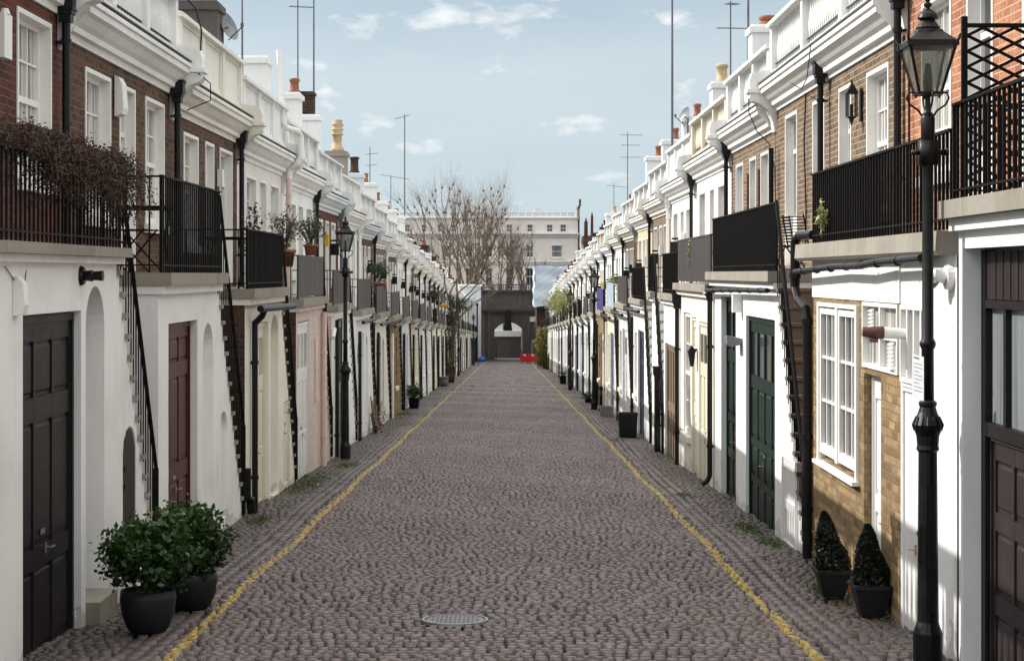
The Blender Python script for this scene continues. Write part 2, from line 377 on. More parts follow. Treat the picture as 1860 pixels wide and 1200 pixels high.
def leaves(mb, centers, size, rng, flat=0.0, aspect=0.5, tone_fn=None):
    """rhombic leaves at centers (N,3)"""
    c = np.asarray(centers); n = len(c)
    d = rng.normal(size=(n, 3)); d[:, 2] *= (1-flat); d /= np.linalg.norm(d, axis=1)[:, None]
    e = np.cross(d, rng.normal(size=(n, 3))); e /= np.linalg.norm(e, axis=1)[:, None]
    sz = size*(0.6+0.8*rng.random(n))[:, None]
    v = np.stack([c-d*sz, c+e*sz*aspect, c+d*sz, c-e*sz*aspect], 1).reshape(-1, 3)
    o = len(mb.v); mb.v.extend(map(tuple, v.tolist()))
    mb.f.extend([[o+4*i, o+4*i+1, o+4*i+2, o+4*i+3] for i in range(n)])
    tn = (tone_fn(c) if tone_fn else rng.random(n)); tn = np.clip(0.6*tn+0.4*rng.random(n), 0, 1)
    mb.tone = (mb.tone or [])+list(map(float, tn))

# ------------------------------------------------------------------ the ground
XL, XR = 3.60, 3.31       # front planes of the two rows
mb = MB(); mb.poly([(-40, -8, g(-8)-0.045), (60, -8, g(-8)-0.045), (60, 204.0, g(204.0)-0.045), (-40, 204.0, g(204.0)-0.045)])
tag(mb.build('road_bed', joint), kind='structure')
mb = MB(); e0 = g(204.0)
mb.poly([(-900, 204.0, e0-0.03), (900, 204.0, e0-0.03), (900, 2500, e0-0.6), (-900, 2500, e0-0.6)])
mb.poly([(-900, -8, e0-2), (-40, -8, e0-2), (-40, 2500, e0-2), (-900, 2500, e0-2)]); mb.poly([(60, -8, e0-2), (900, -8, e0-2), (900, 2500, e0-2), (60, 2500, e0-2)])
tag(mb.build('ground', asphalt), kind='structure')

def sett_field(x0, x1, y0, y1, wx, wy, seed, along=False, waves=0.05, edge=0.0):
    rng = np.random.default_rng(seed); out = []
    tones = []
    if along:
        nc = max(1, round((x1-x0)/wx)); cw_ = (x1-x0)/nc
        for c_ in range(nc):
            n = int((y1-y0)/wy); ls = wy*rng.uniform(.7, 1.3, n); ys = y0+np.cumsum(ls)-ls/2
            cx = np.full(n, x0+cw_*(c_+.5))+.012*np.sin(ys*.6+c_)+.02*np.sin(ys*.17)
            out.append(np.stack([cx, ys, np.full(n, cw_*rng.uniform(.92, 1.02)), ls], 1)); tones.append(rng.random(n)*.7)
        y = y1
    else: y = y0
    MH = (-0.46, 15.3)
    while y < y1:
        dy = wy*rng.uniform(0.82, 1.18); n = int((x1-x0)/wx)+2
        ws = wx*rng.uniform(0.72, 1.28, n); xs = x0+np.cumsum(ws)-ws*rng.uniform(0, 1)
        cx = xs-ws/2; k = (cx > x0-0.03) & (cx < x1+0.03); cx = cx[k]; w = ws[k]
        cy = y+dy/2+waves*np.sin(cx*1.7+y*0.23)+waves*0.6*np.sin(cx*3.1-y*0.51+1)+rng.normal(0, 0.0025, len(cx))
        t_ = rng.random(len(cx))
        out.append(np.stack([cx, cy, w, np.full(len(cx), dy)], 1)); tones.append(t_)
        y += dy
    a = np.concatenate(out); tn = np.concatenate(tones)
    k = ((a[:, 0]-MH[0])/0.315)**2+((a[:, 1]-MH[1])/0.33)**2 > 1
    a = a[k]; tn = tn[k]; n = len(a)
    far = np.clip((a[:, 1]-60)/60, 0, 1)
    gap = 0.018*(1-0.6*far)
    hx = a[:, 2]/2-gap*0.62*rng.uniform(0.5, 1.2, n); hy = a[:, 3]/2-gap*0.50*rng.uniform(0.6, 1.3, n)
    rot = rng.normal(0, 0.025, n)
    ins = 0.007
    corners = [(-1, -1), (1, -1), (1, 1), (-1, 1)]
    vb = np.zeros((n, 8, 3)); tx = rng.normal(0, 0.015, n); ty = rng.normal(0, 0.028, n); hh = rng.normal(0.0, 0.0022, n)
    und = 0.012*np.sin(a[:, 1]*0.9+a[:, 0]*0.8)+0.010*np.sin(a[:, 0]*2.1-a[:, 1]*0.4)
    for i, (sx, sy) in enumerate(corners):
        jx = rng.normal(0, 0.0045, n); jy = rng.normal(0, 0.0022, n)
        for lay, q in ((0, 0.0), (1, ins)):
            lx = sx*(hx-q)+jx; ly = sy*(hy-q)+jy
            ly = sy*(hy-q*1.9)+jy; px = a[:, 0]+lx*np.cos(rot)-ly*np.sin(rot); py = a[:, 1]+lx*np.sin(rot)+ly*np.cos(rot)
            vb[:, i+4*lay, 0] = px; vb[:, i+4*lay, 1] = py
            vb[:, i+4*lay, 2] = -SLOPE*py+und+hh+(lx*tx+ly*ty)+(-0.05 if lay == 0 else 0.0)-(0.003 if lay else 0)*(sy < 0)
            if lay == 0: vb[:, i, 2] -= 0.004
    fi = np.array([[4, 5, 6, 7], [0, 1, 5, 4], [1, 2, 6, 5], [2, 3, 7, 6], [3, 0, 4, 7]])
    faces = (fi[None]+8*np.arange(n)[:, None, None]).reshape(-1, 4)
    return vb.reshape(-1, 3), faces, np.repeat(tn, 5)
def sett_object(name, fields, kindlab):
    V = []; Fc = []; T = []; o = 0
    for v, f, t_ in fields: V.append(v); Fc.append(f+o); T.append(t_); o += len(v)
    V = np.concatenate(V); Fc = np.concatenate(Fc); T = np.concatenate(T)
    me = bpy.data.meshes.new(name); me.vertices.add(len(V)); me.vertices.foreach_set('co', V.ravel())
    me.loops.add(Fc.size); me.loops.foreach_set('vertex_index', Fc.ravel().astype(np.int32))
    me.polygons.add(len(Fc)); me.polygons.foreach_set('loop_start', np.arange(0, Fc.size, 4, dtype=np.int32))
    me.update(calc_edges=True); me.materials.append(setts)
    at = me.attributes.new('tone', 'FLOAT', 'FACE'); at.data.foreach_set('value', T.astype(np.float32))
    ob = bpy.data.objects.new(name, me); C.objects.link(ob); tag(ob, kind='structure'); return ob
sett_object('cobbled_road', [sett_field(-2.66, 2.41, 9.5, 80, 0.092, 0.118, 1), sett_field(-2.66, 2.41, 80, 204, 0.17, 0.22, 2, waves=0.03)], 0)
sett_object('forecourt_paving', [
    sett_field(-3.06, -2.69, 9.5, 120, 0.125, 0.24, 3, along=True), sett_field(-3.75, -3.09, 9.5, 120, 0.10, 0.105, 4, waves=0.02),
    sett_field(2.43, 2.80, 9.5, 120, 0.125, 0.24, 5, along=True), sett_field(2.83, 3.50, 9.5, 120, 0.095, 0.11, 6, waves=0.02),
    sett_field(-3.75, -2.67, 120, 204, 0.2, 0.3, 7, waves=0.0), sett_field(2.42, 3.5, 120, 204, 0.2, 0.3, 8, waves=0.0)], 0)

# manhole cover
mh = empty('manhole_cover', (-0.46, 15.3, g(15.3)), 'round grey iron manhole cover set into the cobbles', 'manhole cover')
mb = MB(lambda a, b, c: (a-0.46, b+15.3, c+g(b+15.3))); mb.lathe(0, 0, [(0.25, -0.02), (0.25, 0.004), (0.02, 0.008)], 40)
for i in range(-6, 7):
    for j in range(-6, 7):
        if i*i+j*j < 34: mb.box(i*0.038-0.01, i*0.038+0.01, j*0.038-0.01, j*0.038+0.01, 0.003, 0.010)
mb.build('cover_plate', lead, mh)
mb = MB(lambda a, b, c: (a-0.46, b+15.3, c+g(b+15.3)))
ring = [(0.262, -0.02), (0.262, 0.008), (0.285, 0.008), (0.29, -0.02)]
rr_ = []
for r_, z_ in ring: rr_.append([mb.p(r_*math.cos(2*math.pi*j/48), r_*math.sin(2*math.pi*j/48), z_) for j in range(48)])
for k in range(3):
    for j in range(48): mb.f.append([rr_[k][j], rr_[k][(j+1) % 48], rr_[k+1][(j+1) % 48], rr_[k+1][j]])
mb.build('rim', steel, mh)

# tufts of grass and moss at the wall feet
rng = np.random.default_rng(11)
mb = MB(); cs = []
for px, py, w in ((555, 875, 0.35), (575, 868, 0.3), (545, 888, 0.3), (630, 845, .2), (735, 752, .3), (720, 760, .3), (800, 705, .3), (470, 945, 0.12), (1120, 800, .2), (1062, 722, .3), (1400, 985, .12),
                  (1500, 1075, 0.12), (1590, 1110, 0.10), (1360, 960, .12), (1240, 900, .08), (1200, 815, .1)):
    z = F*EYE/(py-617); X = (px-924)*z/F
    n = 500
    c = np.stack([rng.normal(X, w*0.55, n), rng.normal(z, w*2.4, n), np.zeros(n)], 1)
    c[:, 0] = np.clip(c[:, 0], -3.58, 3.29); c[:, 2] = -SLOPE*c[:, 1]+rng.uniform(0, 0.02, n); cs.append(c)
c = np.concatenate(cs); leaves(mb, c, 0.018, rng, 0.2, 0.35)
tag(mb.build('grass_tufts', leaf_grass), 'green grass and moss tufts along the cobbled forecourts', 'grass', kind='stuff')

# ------------------------------------------------------------------ facade with real openings
def facade(mb, y0, y1, hb, tops, ops, d):
    """ops: dicts y0,y1,h0,h1,rev,arch(rise),back(bool)"""
    ys = {y0, y1}
    for a, b, h in tops: ys |= {a, b}
    for o in ops: ys |= {o['y0'], o['y1']}
    ys = sorted(y for y in ys if y0-1e-6 <= y <= y1+1e-6)
    for a, b in zip(ys, ys[1:]):
        if b-a < 1e-5: continue
        mid = (a+b)/2; top = [h for (p, q, h) in tops if p-1e-6 <= mid <= q+1e-6][0]
        cov = sorted([o for o in ops if o['y0'] < mid < o['y1']], key=lambda o: o['h0']); h = hb
        for o in cov:
            if o['h0'] > h+1e-5: mb.poly([(d, a, h), (d, b, h), (d, b, o['h0']), (d, a, o['h0'])])
            h = o['h1']
        if top > h+1e-5: mb.poly([(d, a, h), (d, b, h), (d, b, top), (d, a, top)])
    for o in ops:
        r = d+o.get('rev', 0.15); rise = o.get('arch', 0); hs = o['h1']-rise; A, B, h0, h1 = o['y0'], o['y1'], o['h0'], o['h1']
        mb.poly([(d, A, h0), (r, A, h0), (r, A, hs), (d, A, hs)]); mb.poly([(d, B, h0), (r, B, h0), (r, B, hs), (d, B, hs)])
        if h0 > hb: mb.poly([(d, A, h0), (d, B, h0), (r, B, h0), (r, A, h0)])
        if rise:
            n = 12; arc = [((A+B)/2-(B-A)/2*math.cos(math.pi*k/n), hs+rise*math.sin(math.pi*k/n)) for k in range(n+1)]
            for (ya, ha), (yb, hb_) in zip(arc, arc[1:]):
                mb.poly([(d, ya, ha), (d, yb, hb_), (d, yb, h1), (d, ya, h1)]) if min(ha, hb_) < h1-1e-4 else None
                mb.poly([(d, ya, ha), (d, yb, hb_), (r, yb, hb_), (r, ya, ha)])
        else: mb.poly([(d, A, h1), (d, B, h1), (r, B, h1), (r, A, h1)])
        if o.get('back', True): mb.poly([(r, A, h0), (r, B, h0), (r, B, h1), (r, A, h1)])

BAL = [(0.035, 0), (0.035, .03), (0.02, .05), (0.045, .14), (0.05, .19), (0.02, .34), (0.03, .38), (0.035, .40), (.035, .43)]

class House:
    def __init__(s, side, y0, y1, label, group, **k):
        s.s = side; s.y0 = y0; s.y1 = y1; s.XF = XL if side < 0 else XR
        s.zb = g(k.get('ref', (y0+y1)/2))
        s.T = lambda d, y, h: (s.s*(s.XF+d), y, s.zb+h)
        name = k.get('name', 'mews_house')
        s.root = empty(name, (s.s*s.XF, (y0+y1)/2, s.zb), label, 'house', group)
        s.near = y0 < 75
    def M(s): return MB(s.T)
    def part(s, mb, name, mat, parent=None, smooth=False):
        if not mb.v: return None
        return mb.build(name, mat, parent if parent is not None else s.root, smooth)

    # --- ground floor block and stair wall
    def ground(s, blocks, stairs, H, mat, flank=None, ops=(), tread=None, lipmat=None, facia=stone, th=.13, lip=.09):
        """blocks [(a,b)], stairs [(a,b,dir)] dir +1 descends with y, -1 ascends with y"""
        tops = [(a, b, H-th-lip) for a, b in blocks]; n = 15
        stops = []
        for a, b, dr in stairs:
            run = (b-a)/n
            for i in range(n):
                k = i if dr > 0 else n-1-i
                hh = H*(1-(k+1)/(n+1)); stops.append((a+i*run, a+(i+1)*run, hh))
        tops += stops; tops.sort(); lo = min(t[0] for t in tops); hi = max(t[1] for t in tops)
        m_ = s.M(); facade(m_, lo, hi, -0.6, tops, [dict(o) for o in ops], 0.0)
        for a, b in blocks:   # flanks + soffit
            for yy in (a, b):
                fl = m_ if flank is None else s.M(); fl.poly([(0, yy, -.6), (1.0, yy, -.6), (1.0, yy, H-th-lip), (0, yy, H-th-lip)])
                if flank is not None: s.part(fl, 'side_wall', flank)
        s.part(m_, 'ground_floor_wall', mat)
        for a, b in blocks:
            m_ = s.M(); m_.box(-0.14, 1.0, a-0.04, b+0.04, H-th, H); s.part(m_, 'balcony_slab', facia)
            m_ = s.M(); m_.box(-0.07, 1.0, a-0.02, b+0.02, H-th-lip, H-th-.002); s.part(m_, 'slab_moulding', lipmat or mat)
        for (a, b, dr) in stairs:
            st = s.M(); tr = s.M(); run = (b-a)/n
            for i in range(n):
                k = i if dr > 0 else n-1-i
                hh = H*(1-(k+1)/(n+1))
                st.box(0.06, 0.98, a+i*run+.002, a+(i+1)*run-.002, -0.6, hh-0.05)
                if dr > 0: tr.box(-0.035, 0.985, a+i*run+.001, a+(i+1)*run+0.02, hh-0.045, hh)
                else: tr.box(-0.035, 0.985, a+i*run-0.02, a+(i+1)*run-.001, hh-0.045, hh)
            so_ = s.part(st, 'stair_flight', tread or mat); s.part(tr, 'stair_treads', tread or stone)
    def stair_rail(s, a, b, dr, H, rh=0.85, mat=None):
        mat = mat or black_rail; n = 15; run = (b-a)/n; m_ = s.M()
        def hh(y):
            f = (y-a)/(b-a); f = f if dr > 0 else 1-f
            return H*(1-(f*n)/(n+1))
        k = 0; y = a+.05
        step = run
        while y < b:
            m_.box(-0.033, -0.021, y-.006, y+.006, hh(y)-0.18, hh(y)+rh); y += step
        m_.tube([(-0.027, a, hh(a)+rh), (-0.027, b, hh(b)+rh)], 0.022, 6)
        foot = b if dr > 0 else a
        m_.tube([(-0.027, foot, hh(foot)+rh), (-0.027, foot, -0.05)], 0.028, 8)
        s.part(m_, 'stair_railing', mat)
    def rail(s, a, b, H, rh=1.0, mat=None, d=-0.03, near_return=True, far_return=False, solid=False, sp=0.122):
        mat = mat or black_rail; m_ = s.M()
        if solid:
            y = a
            while y < b-0.02:
                w = min(0.095, b-y); m_.box(d-0.012+0.004*R.random(), d+.012, y+.002, y+w-.004, H+0.03, H+rh-0.02+0.01*R.random()); y += w
            m_.box(d-.02, d+.02, a, b, H+rh-.03, H+rh)
        elif s.y0 < 110:
            y = a
            while y <= b: bw = .0085 if s.y0 < 24 and s.s < 0 else .0105; m_.box(d-bw, d+bw, y-bw, y+bw, H+0.0, H+rh-.012); y += sp
            m_.box(d-.022, d+.022, a-.01, b+.01, H+rh-.014, H+rh+.006); m_.box(d-.016, d+.016, a, b, H+.07, H+.085)
        else:
            y = a
            while y <= b: m_.box(d-.012, d+.012, y-.03, y+.03, H, H+rh-.01); y += 0.2
            m_.box(d-.022, d+.022, a, b, H+rh-.014, H+rh+.006)
        for yy, on in ((a, near_return), (b, far_return)):
            if not on: continue
            m_.box(d, 0.95, yy-.012, yy+.012, H+rh-.02, H+rh); m_.box(d, 0.95, yy-.01, yy+.01, H+.07, H+.085)
            dd = d+0.12
            while dd < 0.95: m_.box(dd-.008, dd+.008, yy-.008, yy+.008, H, H+rh-.012); dd += 0.11 if s.y0 < 13 else 0.24
            m_.box(d-.016, d+.016, yy-.016, yy+.016, H, H+rh)
        s.part(m_, 'balcony_screen' if solid else 'balcony_railing', mat)

    # --- upper storey
    def upper(s, mat, ops, hc, htop, trim=None, par=None, parstyle='balusters', lift=0.0, depth=6.0):
        """ops: list of (y0,y1,h0,h1,kind)"""
        trim = trim or white_trim; par = par or trim
        a, b = s.y0, s.y1; m_ = s.M()
        O = [dict(y0=o[0], y1=o[1], h0=o[2], h1=o[3], rev=0.17) for o in ops]
        facade(m_, a, b, -.6, [(a, b, hc)], O, 1.0)
        m_.poly([(1.0, a, -.6), (depth, a, -.6), (depth, a, htop-.65), (1.0, a, htop-.65)]); m_.poly([(1.0, b, -.6), (depth, b, -.6), (depth, b, htop-.65), (1.0, b, htop-.65)])
        m_.poly([(depth, a, -.6), (depth, b, -.6), (depth, b, htop-.65), (depth, a, htop-.65)])
        s.part(m_, 'upper_wall', mat)
        m_ = s.M(); m_.poly([(0.95, a, htop-.68), (depth, a, htop-.68), (depth, b, htop-.68), (0.95, b, htop-.68)]); rf = s.part(m_, 'roof', slate)
        # cornice
        m_ = s.M(); e = 0.30
        prof = [(1.05, hc-.10), (.97, hc-.10), (.96, hc-.03), (.90, hc-.02), (.89, hc+.04), (.84, hc+.08), (.78, hc+.15), (.73, hc+.18), (.73, hc+.25), (.70, hc+.26), (.70, hc+.31), (1.05, hc+.34)]
        m_.prism(prof, a+.12, b-.12); cn = s.part(m_, 'cornice', trim)
        m_ = s.M(); m_.box(.693, 1.05, a+.10, b-.10, hc+.341, hc+.355); s.part(m_, 'lead_capping', lead, cn)
        # party wall consoles
        cons = [(1.02, hc-.45), (.96, hc-.42), (.93, hc-.25), (.86, hc-.08), (.72, hc+.03), (.60, hc+.07), (.56, hc+.12), (.56, hc+.40), (.60, hc+.52), (1.02, hc+.60)]
        for yy in (b,):
            m_ = s.M(); m_.prism(cons, yy-.14, yy+.13); m_.box(.52, 1.02, yy-.17, yy+.16, hc+.20, hc+.26); s.part(m_, 'scroll_console', trim)
        # parapet
        hp = hc+.362; ps = s.M()
        ps.box(.90, 1.12, a+.14, b-.14, hp, hp+.16)
        npn = 3 if s.near else 2; w = (b-a-.3)/npn; bal = s.M(); pn = s.M()
        for i in range(npn+1):
            yy = a+.15+w*i; ps.box(.895, 1.125, yy-.09, yy+.09, hp+.16, htop-.08)
        cap = s.M(); cap.prism([(.84, htop-.08), (1.18, htop-.08), (1.18, htop-.02), (1.14, htop), (.88, htop), (.84, htop-.02)], a+.02, b-.02)
        hb_ = hp+.16; ht = htop-.08; k = (ht-hb_)/.43
        if parstyle == 'balusters':
            for i in range(npn):
                ya = a+.15+w*i+.12; yb = a+.15+w*(i+1)-.12; nb = max(3, int((yb-ya)/(.155 if s.near else .22)))
                for j in range(nb):
                    yy = ya+(yb-ya)*(j+.5)/nb
                    if s.y0 < 60: bal.lathe(1.01, yy, [(r*.92, hb_+z*k) for r, z in BAL], 8)
                    else: bal.box(.965, 1.055, yy-.05, yy+.05, hb_, ht)
        else:
            ps.box(.95, 1.08, a+.15, b-.15, hb_, ht)
            for i in range(npn):
                ya = a+.15+w*i+.09; yb = a+.15+w*(i+1)-.09
                pn.box(.925, .949, ya, ya+.05, hb_, ht); pn.box(.925, .949, yb-.05, yb, hb_, ht)
                pn.box(.925, .949, ya+.05, yb-.05, ht-.05, ht); pn.box(.925, .949, ya+.05, yb-.05, hb_, hb_+.05)
        P = s.part(ps, 'parapet', par); s.part(bal, 'balustrade', par, P); s.part(cap, 'coping', trim, P); s.part(pn, 'panel_moulding', par, P)
        for o in ops: s.opening(1.0, 0.17, *o)
    def opening(s, d, rev, y0, y1, h0, h1, kind='sash', gl=None, wmat=None, sur=True, mat=None):
        """fills an opening with a window or glazed door set at the back of the reveal"""
        gl = gl or glass_dark; wm = wmat or white_clean; B = d+rev; m_ = s.M(); f = 0.06; a, b = y0+.02, y1-.02; lo, hi = h0+.01, h1-.02
        x0, x1 = B-.07, B-.012
        m_.box(x0, x1, a, a+f, lo, hi); m_.box(x0, x1, b-f, b, lo, hi); m_.box(x0, x1, a+f, b-f, hi-f, hi); m_.box(x0, x1, a+f, b-f, lo, lo+.09)
        isdoor = kind == 'door'
        if kind == 'sash':
            mid = (lo+hi)/2; m_.box(x0+.004, x1, a+f, b-f, mid-.03, mid+.03)
            if s.y0 < 90:
                for j in (1, 2): yy = a+f+(b-a-2*f)*j/3; m_.box(x0+.015, x1, yy-.011, yy+.011, lo+.09, hi-f)
                for q in (.5,):
                    for (p, r_) in ((lo+.09, mid-.03), (mid+.03, hi-f)):
                        yy = p+(r_-p)*q; m_.box(x0+.017, x1, a+f, b-f, yy-.011, yy+.011)
        elif isdoor:
            m_.box(x0+.003, x1, a+f, b-f, lo+.09, lo+.75); m_.box(x0+.003, x1, a+f, b-f, hi-.55, hi-.49)
            m_.box(x0+.003, x1, (a+b)/2-.03, (a+b)/2+.03, lo+.75, hi-.55)
        w = s.part(m_, 'window' if not isdoor else 'glazed_door', mat or wm)
        m_ = s.M(); m_.poly([(B-.03, a+f/2, lo+.02), (B-.03, b-f/2, lo+.02), (B-.03, b-f/2, hi-.02), (B-.03, a+f/2, hi-.02)]); s.part(m_, 'pane', gl, w)
        if sur:
            m_ = s.M(); t_ = .028; q = d-.012
            m_.box(q, B-.002, y0-.0, y0+t_, h0, h1); m_.box(q, B-.002, y1-t_, y1, h0, h1); m_.box(q, B-.002, y0+t_, y1-t_, h1-t_, h1)
            m_.box(q, d+.0, y0-.02, y0, h0, h1+.02); m_.box(q, d+.0, y1, y1+.02, h0, h1+.02); m_.box(q, d+.0, y0, y1, h1, h1+.02)
            s.part(m_, 'reveal', wm, w)
        if kind == 'sash':
            m_ = s.M(); m_.box(d-.07, B-.01, y0-.06, y1+.06, h0-.11, h0+.002); s.part(m_, 'sill', white_clean, w)
        elif isdoor and s.near:
            m_ = s.M(); m_.lathe(B-.10, a+.12, [(.02, lo+.95), (.028, lo+.97), (.02, lo+1.0)], 8); s.part(m_, 'handle', brass, w)
        return w
    def door(s, y0, y1, h0, h1, d, mat, cols=2, rows=((0, .45), (.5, 1)), glaz=(), frame=0.07, fmat=None, handle=True, gl=None, hinge=False, raised=True, name='door'):
        """panelled door: rows are (f0,f1) fractions from the bottom"""
        m_ = s.M(); a, b = y0+frame, y1-frame; lo, hi = h0, h1-frame; t_ = .045
        core = s.M(); st = .055 if (b-a)/cols > .25 else .03
        m_.box(d+.020, d+t_, a, b, lo, hi)
        cw = (b-a)/cols; P = []
        for j in range(cols+1):
            yy = a+cw*j; m_.box(d, d+.0195, max(a, yy-st/2-(.012 if j in (0, cols) else 0)), min(b, yy+st/2+(.012 if j in (0, cols) else 0)), lo, hi)
        edges = []
        prev = 0.0
        for r0, r1 in rows:
            e0_, e1_ = lo+(hi-lo)*prev, lo+(hi-lo)*r0
            edges.append((e0_, e1_)); prev = r1
        edges.append((lo+(hi-lo)*prev, hi))
        for j in range(cols):
            ya = a+cw*j+st/2+.001+(.012 if j == 0 else 0); yb = a+cw*(j+1)-st/2-.001-(.012 if j == cols-1 else 0)
            for e0_, e1_ in edges:
                if e1_-e0_ > .004: m_.box(d+.001, d+.0195, ya, yb, e0_, e1_)
            for i, (r0, r1) in enumerate(rows):
                p0, p1 = lo+(hi-lo)*r0, lo+(hi-lo)*r1
                if i in glaz: P.append((ya, yb, p0, p1))
                elif raised and (yb-ya) > .1: m_.prism([(d+.0198, p0+.03), (d+.010, p0+.05), (d+.010, p1-.05), (d+.0198, p1-.03)], ya+.03, yb-.03)
        D = s.part(m_, name, mat)
        if P:
            m_ = s.M()
            for ya, yb, p0, p1 in P: m_.poly([(d+.0188, ya, p0), (d+.0188, yb, p0), (d+.0188, yb, p1), (d+.0188, ya, p1)])
            s.part(m_, 'pane', gl or glass_dark, D)
        if frame > 0:
            m_ = s.M(); m_.box(d-.02, d+t_+.01, y0, a-.003, h0, h1); m_.box(d-.02, d+t_+.01, b+.003, y1, h0, h1); m_.box(d-.02, d+t_+.01, a-.003, b+.003, hi+.003, h1)
            s.part(m_, 'frame', fmat or mat, D)
        if handle and s.near:
            m_ = s.M(); yy = (a+b)/2+(.05 if cols > 1 else -.3*(b-a)); hz = lo+.95
            m_.tube([(d-.05, yy, hz), (d-.05, yy+.09, hz)], .008, 6); m_.tube([(d+.0, yy, hz), (d-.05, yy, hz)], .011, 6); m_.box(d-.008, d+.001, yy-.018, yy+.018, hz-.05, hz+.04)
            s.part(m_, 'handle', steel if mat is black_wood else brass, D)
        if handle and s.near and s.y0 < 45:
            m_ = s.M(); m_.box(d-.008, d+.001, yy-.16, yy-.04 if cols > 1 else yy+.2, hz+.12, hz+.16); s.part(m_, 'letterbox', steel if mat is black_wood else brass, D)
        return D
    def pipe(s, y, d, h0, h1, mat=None, hopper=True, r=.042, shoe=False, name='downpipe'):
        m_ = s.M(); pts = [(d, y, h1), (d, y, h0)]
        if shoe: pts = [(d, y, h1), (d, y, h0+.15), (d-.03, y, h0+.08), (d-.13, y, h0)]
        m_.tube(pts, r, 10)
        hz = h0+.6
        while hz < h1-.1: m_.tube([(d, y, hz), (d, y, hz+.05)], r+.012, 10); m_.box(d, d+r+.05, y-.05, y+.05, hz+.005, hz+.03); hz += 1.6
        if hopper:
            for (p, q, z0_, z1_) in ((.075, .085, h1-.02, h1+.02), (.06, .07, h1-.10, h1-.02), (.09, .10, h1+.02, h1+.17), (.105, .115, h1+.17, h1+.20)): m_.box(d-p, d+p, y-q, y+q, z0_, z1_)
        return s.part(m_, name, mat or black, smooth=False)
    def stack(s, y, d0, d1, h0, h1, mat, pots=(), cap=True, w=.5, brickcap=None):
        m_ = s.M(); m_.box(d0, d1, y-w/2, y+w/2, h0, h1)
        if cap: m_.box(d0-.05, d1+.05, y-w/2-.05, y+w/2+.05, h1-.16, h1-.05)
        st = s.part(m_, 'chimney_stack', mat); z = h1
        if brickcap:
            m_ = s.M(); m_.box(d0+.2*(d1-d0), d1-.12*(d1-d0), y-w/2+.04, y+w/2-.04, h1, h1+brickcap); m_.box(d0+.2*(d1-d0)-.03, d1-.12*(d1-d0)+.03, y-w/2+.01, y+w/2-.01, h1+brickcap-.1, h1+brickcap-.03)
            s.part(m_, 'brick_top', br_dark, st); z = h1+brickcap
        for (dd, r, hh, mt) in pots:
            m_ = s.M(); prof = [(r*1.1, z-.02), (r*1.15, z+.05), (r*.9, z+.08), (r*.82, z+hh-.1), (r*1.05, z+hh-.08), (r*1.05, z+hh-.02), (r*.8, z+hh)]
            if hh > .7: prof = [(r*1.2, z-.02), (r*1.2, z+.1), (r*.85, z+.14), (r*.75, z+hh*.5), (r*1.1, z+hh*.52), (r*1.1, z+hh*.56), (r*.8, z+hh*.58), (r*1.1, z+hh*.68), (r*1.1, z+hh*.72), (r*.8, z+hh*.74), (r*1.1, z+hh*.84), (r*1.1, z+hh*.88), (r*.8, z+hh*.9), (r*1.0, z+hh)]
            m_.lathe(dd, y, prof, 14); s.part(m_, 'chimney_pot', mt, st, True)
        return st


GL, GR = 'mews houses along the shaded side of the street', 'mews houses along the sunlit side of the street'
# ------------------------------------------------------------------ left row (shaded), house by house
def L_ops(y, k=0, hs=3.82, ht=5.42, hd=3.22): return [(y+1.05, y+2.25, hs, ht, 'sash'), (y+2.75, y+3.6, hd, ht, 'door'), (y+4.25, y+5.4, hs, ht, 'sash')]
def stepd(y, d=1): return y
H_L = 3.2

# house 1: red brick above, white ground floor with dark garage doors
h = House(-1, 12.3, 18.3, 'red brick and white house with brown panelled garage doors and creeper over its balcony', GL, ref=15.3)
h.ground([(12.3, 16.35)], [(16.35, 18.05, 1)], 3.20, white, th=.085, lip=.06, ops=[dict(y0=13.2, y1=15.0, h0=-.6, h1=2.66, rev=.13), dict(y0=15.16, y1=15.86, h0=-.6, h1=2.86, rev=.62, arch=.35),
          dict(y0=16.62, y1=17.2, h0=0.05, h1=1.52, rev=.05, arch=.25)], facia=stone, lipmat=white_trim)
gd = h.door(13.2, 15.0, -.15, 2.64, .08, black_wood, 3, ((.06, .30), (.36, .72), (.79, .95)), glaz=(), frame=.06, handle=True, name='garage_door')
m_ = h.M(); m_.box(.01, .045, 16.65, 17.17, 0.06, 1.27)
for i in range(5):
    ya_, yb_ = 16.64+i*.108, 16.745+i*.108; zA, zB = [1.26+.24*max(0, math.sin(math.pi*(q_-16.62)/.58))**.8 for q_ in (ya_, yb_)]
    m_.poly([(.004, ya_, .07), (.004, yb_, .07), (.004, yb_, zB), (.004, ya_, zA)]); m_.poly([(.004, yb_, .07), (.004, yb_, zB), (.02, yb_, zB), (.02, yb_, .07)]); m_.poly([(.004, ya_, .07), (.004, ya_, zA), (.02, ya_, zA), (.02, ya_, .07)])
m_.box(-.012, .0015, 16.67, 16.72, .95, 1.0); m_.box(-.012, .0015, 16.67, 16.95, .4, .44); m_.box(-.012, .0015, 16.67, 16.95, 1.12, 1.16)
h.part(m_, 'cupboard_door', black_wood)
m_ = h.M(); m_.box(-.12, .6, 15.17, 15.85, -.4, .17); h.part(m_, 'doorstep', stone)
m_ = h.M(); m_.box(.56, .60, 15.17, 15.85, .17, 2.5); h.part(m_, 'front_door', white_wood)
h.stair_rail(16.35, 18.05, 1, 3.20, 0.80)
h.rail(12.3, 16.35, 3.20, .68)
h.upper(br_red, [(13.3, 14.2, 3.82, 5.42, 'sash'), (14.7, 15.5, 3.22, 5.42, 'door'), (16.67, 17.88, 3.86, 5.45, 'sash', glass_pale)], 5.70, 7.0)
h.pipe(18.12, .90, 3.1, 5.62)
